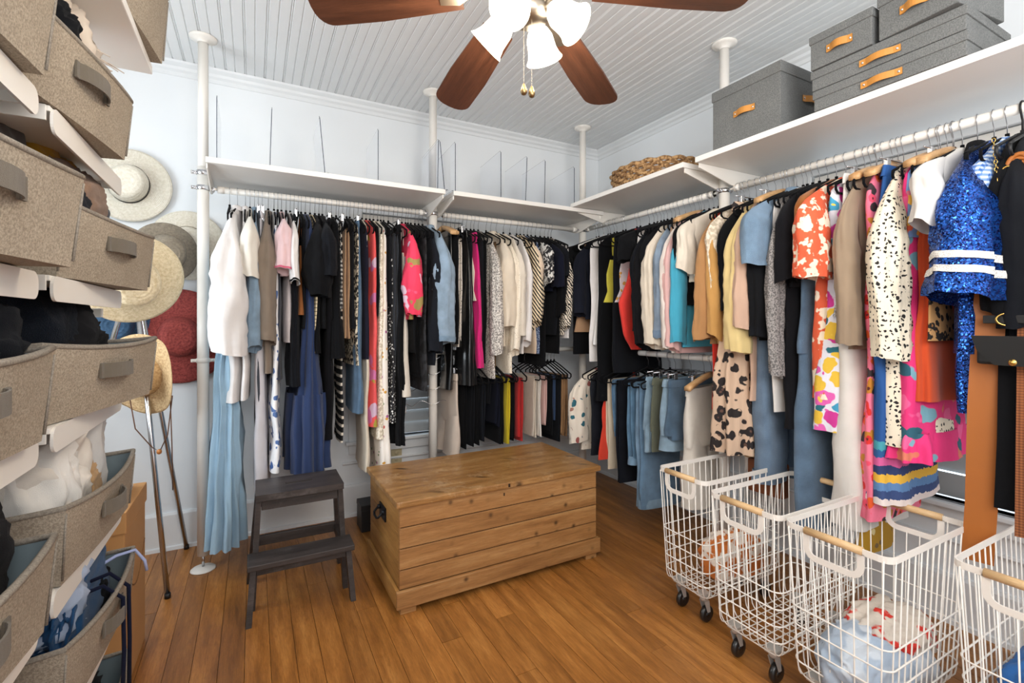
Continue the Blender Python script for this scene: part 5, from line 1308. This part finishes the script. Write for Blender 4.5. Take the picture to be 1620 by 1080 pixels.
bheap('black_trousers', 'folded black trousers in the third-row far bin', 'trousers', 'd', 2, 0.06, 0.00, 0.07, (0.16, 0.17, 0.12), fabric(30, 30, 33), 17, R(70), 3, 0.16)
bheap('black_knit', 'rumpled black knit at the far end of the third-row bin', 'sweater', 'd', 2, 0.11, 0.15, 0.07, (0.12, 0.13, 0.08), BLACK, 18, R(30), 3.5, 0.18)
bheap('pink_blouse', 'hot pink top in the third-row near bin', 'top', 'd', 1, 0.12, 0.10, 0.09, (0.07, 0.075, 0.07), fabric(222, 52, 140), 19, R(20), 2.5, 0.14)
bheap('black_leggings', 'black leggings around the hot pink top', 'clothing', 'd', 1, 0.10, 0.17, 0.06, (0.11, 0.07, 0.10), BLACK2, 20, 0, 3, 0.2)
bheap('black_blouse', 'black top at the front of the third-row near bin', 'top', 'd', 1, 0.15, 0.02, 0.07, (0.06, 0.16, 0.08), BLACK, 21, 0, 3, 0.2)
bheap('beige_shirt', 'beige garment behind the hot pink top', 'clothing', 'd', 1, 0.0, 0.08, 0.07, (0.09, 0.13, 0.09), fabric(150, 132, 116), 22, 0, 3, 0.16)
bheap('white_shirts', 'heap of white cotton shirts in the fourth-row far bin', 'clothing', 'e', 2, 0.07, -0.05, 0.06, (0.12, 0.13, 0.15), fabric(222, 214, 204), 23, R(40), 3.2, 0.2)
bheap('white_towel', 'pale grey towelling garment in the fourth-row far bin', 'clothing', 'e', 2, 0.05, 0.13, 0.07, (0.13, 0.12, 0.17), fabric(206, 204, 202, ), 24, R(-20), 2, 0.12)
bheap('white_tee', 'white tee at the near end of the fourth-row far bin', 'clothing', 'e', 2, 0.03, -0.16, 0.07, (0.13, 0.10, 0.15), fabric(226, 222, 216), 25, R(10), 3, 0.2)
bheap('tan_camisole', 'small tan garment tucked at the front of the white clothes', 'clothing', 'e', 2, 0.155, 0.06, 0.075, (0.035, 0.05, 0.06), fabric(186, 150, 108), 26, 0, 3, 0.2)
bheap('black_shorts', 'black garment in the fourth-row near bin', 'clothing', 'e', 1, 0.05, 0.15, 0.06, (0.13, 0.11, 0.12), fabric(34, 33, 34), 27, R(20), 3, 0.18)
bheap('cream_shirt', 'cream garment in the fourth-row near bin', 'clothing', 'e', 1, 0.08, 0.03, 0.07, (0.10, 0.11, 0.10), fabric(222, 212, 198), 28, 0, 2, 0.12)
bheap('pale_blue_shirt', 'pale blue shirt in the fifth-row far bin', 'shirt', 'f', 2, 0.08, -0.03, 0.09, (0.12, 0.17, 0.13), fabric(170, 186, 212), 29, R(55), 3, 0.16)
bheap('teal_blue_shirt', 'deep blue garment at the front of the fifth-row far bin', 'clothing', 'f', 2, 0.14, 0.04, 0.06, (0.035, 0.15, 0.08), fabric(24, 72, 116), 30, 0, 3, 0.2)
bheap('black_denim', 'black denim at the back of the fifth-row far bin', 'jeans', 'f', 2, 0.01, 0.12, 0.04, (0.15, 0.10, 0.08), denim(30, 33, 38), 31, 0, 2, 0.12)
bheap('black_bundle', 'black garment in the bottom-row far bin', 'clothing', 'g', 2, 0.08, 0.05, 0.05, (0.12, 0.15, 0.08), BLACK, 32, 0, 3, 0.2)
bx_, by_, bz_ = inbin('f', 2, 0.19, 0.0, 0.155)
for (pts, r_, m_, nm_, lb) in (([(bx_ - .06, by_ + .10, bz_ - .01), (bx_ + .005, by_ + .15, bz_ + .012), (bx_ + .04, by_ + .18, bz_ + .008), (bx_ + .06, by_ + .19, bz_ - .03), (bx_ + .064, by_ + .195, bz_ - .06)], 0.004, fabric(168, 180, 222), 'lilac_drawstring', 'lilac drawstring hanging over the fifth-row far bin'),
                               ([(bx_ - .06, by_ + .02, bz_ - .0), (bx_ + .015, by_ + .04, bz_ + .014), (bx_ + .05, by_ + .05, bz_ - .03), (bx_ + .052, by_ + .05, bz_ - .16), (bx_ + .05, by_ + .055, bz_ - .3)], 0.0045, fabric(28, 34, 62), 'navy_drawstring', 'navy drawstring hanging in front of the fifth-row far bin'),
                               ([(bx_ - .06, by_ - .04, bz_ - .0), (bx_ + .015, by_ - .02, bz_ + .012), (bx_ + .05, by_ - .01, bz_ - .03), (bx_ + .052, by_ - .008, bz_ - .16), (bx_ + .048, by_ - .01, bz_ - .3)], 0.0045, fabric(28, 34, 62), 'navy_drawstring', 'second navy drawstring, nearer the blue shirt')):
    mb = MB(); mb.tube(pts, r_, 8); tag(mb.build(nm_, m_), lb, 'cord')

# cardboard box on the floor behind the bins
CARD = plain('kraft_cardboard', rgb(188, 140, 88), 0.8, var=0.08)
o = thing('cardboard_box', 'brown cardboard box on the floor behind the bins, under the western hat', 'box', (-0.56, 2.18, 0))
MB().box(-0.185, 0.185, -0.17, 0.17, 0.001, 0.6, 0.004).build('body', CARD, o)
MB().box(-0.19, 0.19, -0.175, 0.175, 0.54, 0.612, 0.004).build('lid', CARD, o)
mb = MB(); mb.tube([(0.1865, -0.15 + 0.30 * i / 14, 0.40 - 0.10 * math.sin(PI * i / 14)) for i in range(15)], 0.002, 5); mb.build('flap_edge', plain('cut_edge', rgb(130, 92, 54), 0.9), o)

# ------------------------------------------------------------------ hats
def straw(name, c1, c2, dense=90):
    m, nt, b = nm(name); v = coords(nt)
    sx = nd(nt, 'ShaderNodeVectorMath', operation='LENGTH'); nt.links.new(v, sx.inputs[0])
    sn_ = nd(nt, 'ShaderNodeMath', operation='MULTIPLY'); nt.links.new(sx.outputs['Value'], sn_.inputs[0]); sn_.inputs[1].default_value = 900
    si = nd(nt, 'ShaderNodeMath', operation='SINE'); nt.links.new(sn_.outputs[0], si.inputs[0])
    f = noise_t(nt, v, dense, 3, 0.7)
    nt.links.new(ramp(nt, f, [(0.35, rgb(*c1)), (0.65, rgb(*c2))]), b.inputs['Base Color'])
    b.inputs['Roughness'].default_value = 0.8; bump(nt, b, si.outputs[0], 0.35, 0.002); return m
def hat(label, loc, rot, Rb, Rc, Hc, mat, band=None, curl=0.0, droop=0.01, oval=1.12, pinch=0.0, rollside=0.0):
    o = thing('hat', label, 'hat', loc, rot=rot)
    N = 56
    def ring(r, z, k_oval, sc=0.0, pn=0.0):
        q = []
        for i in range(N):
            a = 2 * PI * i / N; x_, y_ = r * math.cos(a), r * k_oval * math.sin(a)
            zz = z + sc * (r / Rb) ** 2 * math.cos(2 * a) + rollside * max(0.0, abs(math.cos(a)) * r / Rb - 0.45) ** 1.3 * 1.6
            if pn: zz -= pn * math.exp(-(x_ / 0.02) ** 2)
            q.append((x_, y_, zz))
        return q
    br = MB(); rs = []
    for i in range(9):
        k = i / 8; r = Rc + (Rb - Rc) * k; rs.append(ring(r, 0.0 - droop * k * k, oval + (1.03 - oval) * k, curl))
    rs2 = [[(a, b2, c - 0.003) for a, b2, c in q] for q in rs[::-1]]
    br.rings(rs + rs2); br.build('brim', mat, o)
    cr = MB(); rs = []
    for k, rr in ((0, 1.0), (0.25, 0.985), (0.6, 0.93), (0.85, 0.84), (0.96, 0.72), (1.0, 0.55), (0.985, 0.3), (0.975, 0.08)):
        rs.append(ring(Rc * rr, Hc * k, oval, 0, pinch if k > 0.8 else 0))
    cr.rings(rs, cap1=True); cr.build('crown', mat, o)
    if band:
        bd = MB(); bd.rings([ring(Rc * 1.012, 0.004, oval), ring(Rc * 1.005, Hc * 0.27, oval)]); bd.build('band', band, o)
    return o
CREAMS = straw('cream_paper_straw', (214, 206, 188), (232, 226, 212))
NATS = straw('natural_straw', (200, 180, 142), (228, 212, 180))
REDS = straw('rust_red_straw', (126, 46, 44), (176, 80, 72))
GREYS = straw('grey_felt', (122, 112, 98), (146, 136, 120))
WESTS = straw('western_straw', (170, 136, 94), (212, 184, 140))
BLUES = straw('blue_felt', (52, 84, 116), (76, 110, 142))
BAND = plain('black_ribbon', rgb(24, 24, 26), 0.7)
def wallpt(px, py, Y):
    x_, t = atY(px, Y); return (x_, Y, zof(py, t))
hat('large cream wide-brimmed hat with a black band, highest on the wall', wallpt(205, 292, 3.17), (R(90), R(10), R(0)), 0.185, 0.088, 0.095, CREAMS, BAND)
hat('cream wide-brimmed hat behind the left pole', wallpt(298, 388, 3.17), (R(90), 0, R(4)), 0.185, 0.09, 0.095, CREAMS, plain('cream_ribbon', rgb(190, 176, 148), 0.7))
hat('rust red wide-brimmed straw hat, lowest on the wall', wallpt(284, 532, 3.15), (R(92), R(-15), R(6)), 0.25, 0.098, 0.115, REDS)
hat('grey-brown felt hat half hidden behind the straw hat', wallpt(262, 400, 3.02), (R(96), 0, R(20)), 0.15, 0.085, 0.09, GREYS)
hat('natural straw hat hooked on top of the chrome hat stand', (-0.475, 2.70, 1.43), (R(110), R(0), R(22)), 0.2, 0.098, 0.105, NATS)
hat('blue felt hat behind the chrome legs', wallpt(180, 512, 3.1), (R(95), 0, R(10)), 0.15, 0.085, 0.09, BLUES)
hat('western straw hat with rolled brim hanging low on the hat stand', (-0.445, 2.76, 1.0), (R(100), R(8), R(-30)), 0.185, 0.085, 0.12, WESTS, None, 0.0, 0.0, 1.15, 0.03, 0.09)
hat('beige hat glimpsed between bins near the left edge', wallpt(55, 432, 2.75), (R(100), 0, R(20)), 0.17, 0.085, 0.09, NATS)
o = thing('hat_stand', 'chrome tripod hat stand in front of the back wall', 'stand', (-0.5, 2.86, 0))
feet = [(-0.34, 2.64), (-0.323, 3.165), (-0.86, 2.9)]
for fx_, fy_ in feet:
    mb = MB(); mb.tube([(fx_ + 0.5, fy_ - 2.86, 0.012), ((fx_ + 0.5) * 0.06, (fy_ - 2.86) * 0.06, 1.40)], 0.011, 12); lg = mb.build('leg', CHROME, o)
    mb = MB(); mb.tube([(fx_ + 0.5, fy_ - 2.86, 0.0), (fx_ + 0.5, fy_ - 2.86, 0.022)], 0.0125, 12); mb.build('rubber_tip', BLACKP, lg)
mb = MB(); mb.lathe([(0, 1.385), (0.028, 1.385), (0.03, 1.41), (0.02, 1.43), (0.012, 1.47), (0, 1.475)], 16); mb.build('hub', CHROME, o)
# chin cord of the western hat
mb = MB(); p = Vector((-0.40, 2.72, 0.88))
mb.tube([p + Vector((-0.09, 0, 0.02)), p + Vector((-0.07, 0, -0.12)), p + Vector((-0.01, 0, -0.21)), p + Vector((0.02, 0, -0.235)), p + Vector((0.05, 0.0, -0.16)), p + Vector((0.068, 0, 0.02))], 0.0025, 6)
mb.tube([p + Vector((0.06, 0.0, 0.0)), p + Vector((0.066, 0, -0.2)), p + Vector((0.07, 0, -0.42))], 0.0025, 6)
o = tag(mb.build('chin_cord', plain('brown_cord', rgb(96, 62, 40), 0.7)), 'brown leather chin cord dangling from the western straw hat', 'cord')
MB().lathe([(0, -0.013), (0.009, -0.008), (0.011, 0), (0.009, 0.008), (0, 0.013)], 14).build('bead', plain('wood_bead', rgb(176, 112, 54), 0.5), o, (p.x + 0.018, p.y, p.z - 0.235))
heap('sun_cap', 'crumpled white cap on top of the cardboard box', 'cap', (-0.52, 2.2, 0.614), (0.11, 0.11, 0.10), fabric(226, 226, 224), 41, 0, 1.6, 0.1)

# ------------------------------------------------------------------ ceiling fan
LATV = Vector((CS, -SN, 0)); FWD = Vector((SN, CS, 0))
FC = FWD * 1.357 + LATV * 0.045; FZ = 2.19
NICK = plain('brushed_nickel', rgb(176, 166, 152), 0.35, 1.0, var=0.1)
o = thing('ceiling_fan', 'walnut-bladed ceiling fan with four lit glass shades', 'ceiling fan', (FC.x, FC.y, FZ), -YAW)
MB().tube([(0, 0, 0.1), (0, 0, ZC - FZ - 0.03)], 0.014, 14).build('downrod', NICK, o)
MB().lathe([(0, ZC - FZ - 0.001), (0.075, ZC - FZ - 0.001), (0.07, ZC - FZ - 0.03), (0.03, ZC - FZ - 0.075), (0.014, ZC - FZ - 0.08)], 28).build('canopy', NICK, o)
MB().lathe([(0.014, 0.12), (0.05, 0.115), (0.105, 0.08), (0.115, 0.03), (0.105, 0.0), (0.07, -0.02), (0.05, -0.03), (0.05, -0.06), (0.06, -0.07), (0.055, -0.095), (0.03, -0.11), (0, -0.112)], 36).build('motor_housing', NICK, o)
RB = 0.63
for k in range(6):
    a = R(1 + 58.5 * k); M = Matrix.Rotation(R(-6.5), 4, 'X') @ Matrix.Rotation(a, 4, 'Z') @ Matrix.Rotation(R(2.5), 4, 'Y') @ Matrix.Rotation(R(11), 4, 'X')
    out = []
    w0, w1 = 0.052, 0.068
    for i in range(9): out.append((0.19 + (RB - 0.05 - 0.19) * i / 8, -(w0 + (w1 - w0) * min(1, i / 5))))
    for i in range(1, 12):
        t_ = R(-90 + 180 * i / 12); out.append((RB - 0.05 + 0.05 * math.cos(t_), w1 * sgnpow(math.sin(t_), 0.8)))
    for i in range(8, -1, -1): out.append((0.19 + (RB - 0.05 - 0.19) * i / 8, (w0 + (w1 - w0) * min(1, i / 5))))
    b_ = MB().prism(out, -0.003, 0.003).build('blade', FANW, o); b_.matrix_local = M
    ir = MB(); ir.prism([(0.10, -0.02), (0.17, -0.016), (0.20, -0.035), (0.255, -0.03), (0.255, 0.03), (0.20, 0.035), (0.17, 0.016), (0.10, 0.02)], -0.0075, -0.0032); ir.build('blade_iron', NICK, b_)
SHG = emit('lit_frosted_glass', (1.0, 0.88, 0.70, 1), 4.2, (0.95, 0.92, 0.86, 1))
BULB = emit('bulb', (1.0, 0.86, 0.66, 1), 12)
for k, az in enumerate((158, 246, 338, 68)):
    a = R(az); d = Vector((math.cos(a), math.sin(a), 0)); tilt = R(48)
    KS = 0.74; k0 = Vector((0.004, 0, -0.055))
    p0 = k0 + d * 0.02; p1 = k0 + d * 0.045; p2 = k0 + d * 0.058 + Vector((0, 0, -0.016))
    ar = MB(); ar.tube([p0, p1, p2], 0.008, 10); arm = ar.build('lamp_arm', NICK, o)
    ax_ = (d * math.sin(tilt) + Vector((0, 0, -math.cos(tilt)))).normalized()
    q = Vector((0, 0, 1)).rotation_difference(ax_).to_matrix().to_4x4()
    M = Matrix.Translation(p2) @ q @ Matrix.Scale(KS, 4)
    ar = MB(); ar.lathe([(0, -0.012), (0.024, -0.008), (0.027, 0.012), (0.022, 0.02)], 20, M=M); ar.build('socket', NICK, arm)
    sh = MB(); sh.lathe([(0.024, 0.012), (0.040, 0.028), (0.053, 0.055), (0.056, 0.082), (0.059, 0.105), (0.067, 0.128), (0.076, 0.142), (0.073, 0.141), (0.057, 0.106), (0.053, 0.082), (0.050, 0.056), (0.037, 0.030)], 32, M=M); sh.build('shade', SHG, o)
    bb = MB(); bb.lathe([(0, 0.1), (0.018, 0.094), (0.026, 0.075), (0.022, 0.05), (0.012, 0.03)], 16, M=M); bb.build('bulb', BULB, o)
    pl_ = bpy.data.lights.new('shade_lamp', 'POINT'); pl_.energy = 3.2; pl_.color = (1.0, 0.84, 0.64); pl_.shadow_soft_size = 0.05
    po = bpy.data.objects.new('shade_lamp', pl_); COL.objects.link(po)
    w_ = Matrix.Translation((FC.x, FC.y, FZ)) @ Matrix.Rotation(-YAW, 4, 'Z') @ (p2 + ax_ * 0.14); po.location = w_
for sx, lz in ((-0.012, -0.285), (0.010, -0.292)):
    mb = MB()
    for i in range(50):
        z = -0.11 + (lz + 0.11) * i / 49
        mb.lathe([(0, z - 0.0014), (0.0014, z), (0, z + 0.0014)], 6, sx, -0.02)
    ch = mb.build('pull_chain', NICK, o)
    MB().lathe([(0.0, lz + 0.002), (0.003, lz - 0.002), (0.0085, lz - 0.016), (0.0095, lz - 0.024), (0.006, lz - 0.031), (0, lz - 0.033)], 18, sx, -0.02).build('fob', plain('antique_brass', rgb(146, 122, 86), 0.35, 1.0), ch)

# ------------------------------------------------------------------ belts and straps at the right edge
MATTE = plain('matte_black_leather', rgb(17, 17, 18), 0.55, var=0.15)
TANL = plain('tan_belt_leather', rgb(166, 96, 34), 0.5, var=0.1); BRNL = plain('brown_leather', rgb(124, 70, 34), 0.5, var=0.12)
BRASS = plain('brass', rgb(206, 170, 96), 0.25, 1.0)
def bpt(px, py, X): y_, t = atX(px, X); return Vector((X, y_, zof(py, t)))
s_ = strap('wide_belt', [bpt(1580, 330, 2.02), bpt(1572, 420, 1.97), bpt(1566, 480, 1.95), bpt(1556, 640, 1.945), bpt(1552, 800, 1.945), bpt(1546, 888, 1.945)], 0.072, 0.004, TANL, None, (0.35, -1, 0))
tag(s_, 'wide tan leather belt hanging straight down at the right', 'belt')
s_ = strap('black_belt', [bpt(1600, 255, 2.0), bpt(1592, 285, 1.93), bpt(1602, 330, 1.92), bpt(1600, 400, 1.92), bpt(1594, 495, 1.92)], 0.042, 0.004, MATTE, None, (0.3, -1, 0))
tag(s_, 'black leather belt with a brass ring at its lower end', 'belt')
mb = MB(); c = bpt(1596, 505, 1.91)
mb.tube([(c.x - 0.01 * math.cos(2 * PI * i / 20), c.y + 0.024 * math.cos(2 * PI * i / 20), c.z + 0.018 * math.sin(2 * PI * i / 20)) for i in range(20)], 0.003, 8, True)
mb.build('ring', BRASS, s_)
MB().box(c.x - 0.004, c.x, c.y - 0.05, c.y + 0.055, c.z - 0.012, c.z + 0.012, 0.002).build('belt_tip', MATTE, s_)
c = bpt(1600, 556, 1.90)
o = thing('leather_pouch', 'small black leather pouch belt hanging at the right edge', 'bag', c, R(-8))
MB().box(-0.012, 0.012, -0.10, 0.075, -0.04, 0.036, 0.008).build('body', MATTE, o)
MB().prism([(0.085, 0.044), (-0.105, 0.044), (-0.105, -0.01), (-0.06, -0.04), (0.03, -0.04), (0.07, 0.0)], -0.018, -0.0125, Matrix(((0, 0, 1, 0), (1, 0, 0, 0), (0, 1, 0, 0), (0, 0, 0, 1)))).build('flap', MATTE, o)
MB().lathe([(0, -0.024), (0.008, -0.021), (0.010, -0.018)], 14, M=Matrix.Rotation(R(90), 4, 'Y') @ Matrix.Translation((0.03, -0.01, 0))).build('stud', BRASS, o)
s_ = strap('cloth_scarf', [bpt(1600, 420, 2.0), bpt(1599, 580, 1.95), bpt(1597, 700, 1.94), bpt(1592, 806, 1.94)], 0.052, 0.004, BLACK, None, (0.3, -1, 0)); tag(s_, 'black cloth sash hanging below the leather pouch', 'sash')
s_ = strap('woven_belt', [bpt(1626, 300, 1.98), bpt(1622, 480, 1.93), bpt(1619, 700, 1.92), bpt(1617, 850, 1.92)], 0.03, 0.005, pattern('brown_woven_leather', 'gingham', [(96, 52, 26), (150, 90, 50), (122, 70, 38)], 40), None, (0.3, -1, 0)); tag(s_, 'brown woven leather belt at the extreme right edge', 'belt')
mb = MB(); c = bpt(1612, 262, 1.95)
for k in range(3): mb.tube([(c.x + 0.004 * k, c.y + (0.024 + 0.004 * k) * math.cos(2 * PI * i / 24), c.z - 0.015 * k + (0.034 + 0.004 * k) * math.sin(2 * PI * i / 24)) for i in range(24)], 0.007, 8, True)
o = tag(mb.build('coiled_belt', TANL), 'coiled tan belt with brass buckle at the upper right edge', 'belt')
mb = MB(); mb.tube([(c.x - 0.012, c.y + 0.02 + 0.016 * math.cos(2 * PI * i / 20), c.z - 0.02 + 0.022 * math.sin(2 * PI * i / 20)) for i in range(20)], 0.0035, 8, True); mb.build('buckle', BRASS, o)
c = bpt(1608, 475, 2.06)
o = thing('leather_tote', 'brown leather bag hanging behind the belts', 'bag', c, R(4))
MB().box(-0.03, 0.03, -0.10, 0.07, -0.12, 0.08, 0.012).build('body', BRNL, o)
mb = MB(); mb.tube([(0, -0.06, 0.075), (0, -0.05, 0.2), (0, 0.0, 0.30), (0, 0.03, 0.2), (0, 0.035, 0.075)], 0.006, 8); mb.build('handle', BRNL, o)
c = bpt(1215, 752, 2.1)
o = thing('suede_bag', 'rust brown suede bag hanging under the leopard skirt', 'bag', c, R(4))
MB().box(-0.03, 0.03, -0.085, 0.085, -0.085, 0.07, 0.014).build('body', plain('rust_suede', rgb(128, 72, 40), 0.8, var=0.15), o)
mb = MB(); mb.tube([(0, -0.07, 0.065), (0, -0.06, 0.25), (0, 0.0, 0.42), (0, 0.06, 0.25), (0, 0.07, 0.065)], 0.005, 8); mb.build('handle', BRNL, o)
# gold chain trim on the velvet jacket
mb = MB(); a = bpt(1572, 222, 1.99); b2 = bpt(1578, 285, 1.92)
for i in range(12):
    k = i / 11; p = a.lerp(b2, k); fl_ = i % 2
    mb.tube([(p.x + (0.004 if fl_ else 0) * math.cos(2 * PI * j / 10), p.y + (0.004 if not fl_ else 0.001) * math.cos(2 * PI * j / 10), p.z + 0.007 * math.sin(2 * PI * j / 10)) for j in range(10)], 0.0014, 5, True)
tag(mb.build('gold_chain', BRASS), 'gold chain draped over the black velvet jacket', 'chain')

# ------------------------------------------------------------------ tiered clip hanger behind the chest
c = Vector((0.955, 2.80, 0))
o = thing('tiered_clip_hanger', 'chrome tiered hanger with empty clips hanging by the middle pole', 'hanger', (0.93, 2.80, 1.915))
mb = MB(); mb.tube([(0, 0.06, 0.02), (0.0, 0.03, 0.0), (0, 0, -0.1), (0.0, 0, -1.16)], 0.0022, 6); mb.build('stem', CHROME, o)
for k in range(5):
    z = -0.80 - 0.09 * k; mb = MB()
    mb.tube([(-0.19 + 0.38 * i / 24, -0.02 * math.sin(i * 0.5), z + 0.012 * math.sin(i * 0.8)) for i in range(25)], 0.0018, 6); bar = mb.build('bar', CHROME, o)
    for s in (-1, 1):
        mb = MB(); mb.box(s * 0.15 - 0.01, s * 0.15 + 0.01, -0.03, -0.014, z - 0.045, z - 0.005, 0.003); mb.box(s * 0.15 - 0.006, s * 0.15 + 0.006, -0.012, 0.006, z - 0.035, z + 0.012, 0.002); mb.build('clip', CHROME, bar)
# small black box between the chest and the wall
o = thing('small_black_box', 'small black box on the floor behind the left end of the chest', 'box', (0.66, 2.98, 0)); 
MB().box(-0.1, 0.1, -0.07, 0.07, 0.001, 0.13, 0.004).build('body', BLACKP, o); MB().box(-0.102, 0.102, -0.072, 0.072, 0.13, 0.16, 0.004).build('lid', BLACKP, o)

# ------------------------------------------------------------------ laundry in the baskets
heap('orange_print_top', 'orange and cream print garment in the farthest basket', 'clothing', (1.90, 1.435, 0.125), (0.15, 0.08, 0.115), pattern('orange_cream_print', 'blobs', [(228, 214, 200), (190, 106, 42)], 16, t=0.5), 51, 0, 3, 0.15)
heap('pale_blue_laundry', 'pale blue crumpled sheet in the third basket', 'laundry', (1.73, 0.795, 0.125), (0.19, 0.098, 0.10), pattern('pale_blue_cloud', 'blobs', [(168, 184, 202), (202, 212, 222)], 7), 52, 0, 3, 0.15)
heap('red_print_laundry', 'cream garment with red print on top of the pale blue laundry', 'laundry', (1.81, 0.795, 0.20), (0.115, 0.085, 0.07), pattern('red_cream_print', 'blobs', [(206, 196, 184), (206, 52, 40)], 15, t=0.57), 53, R(0), 3, 0.2)
heap('blue_laundry', 'bright blue garment in the nearest basket', 'laundry', (1.93, 0.43, 0.125), (0.16, 0.095, 0.13), fabric(46, 104, 172), 54, 0, 2.6, 0.16)
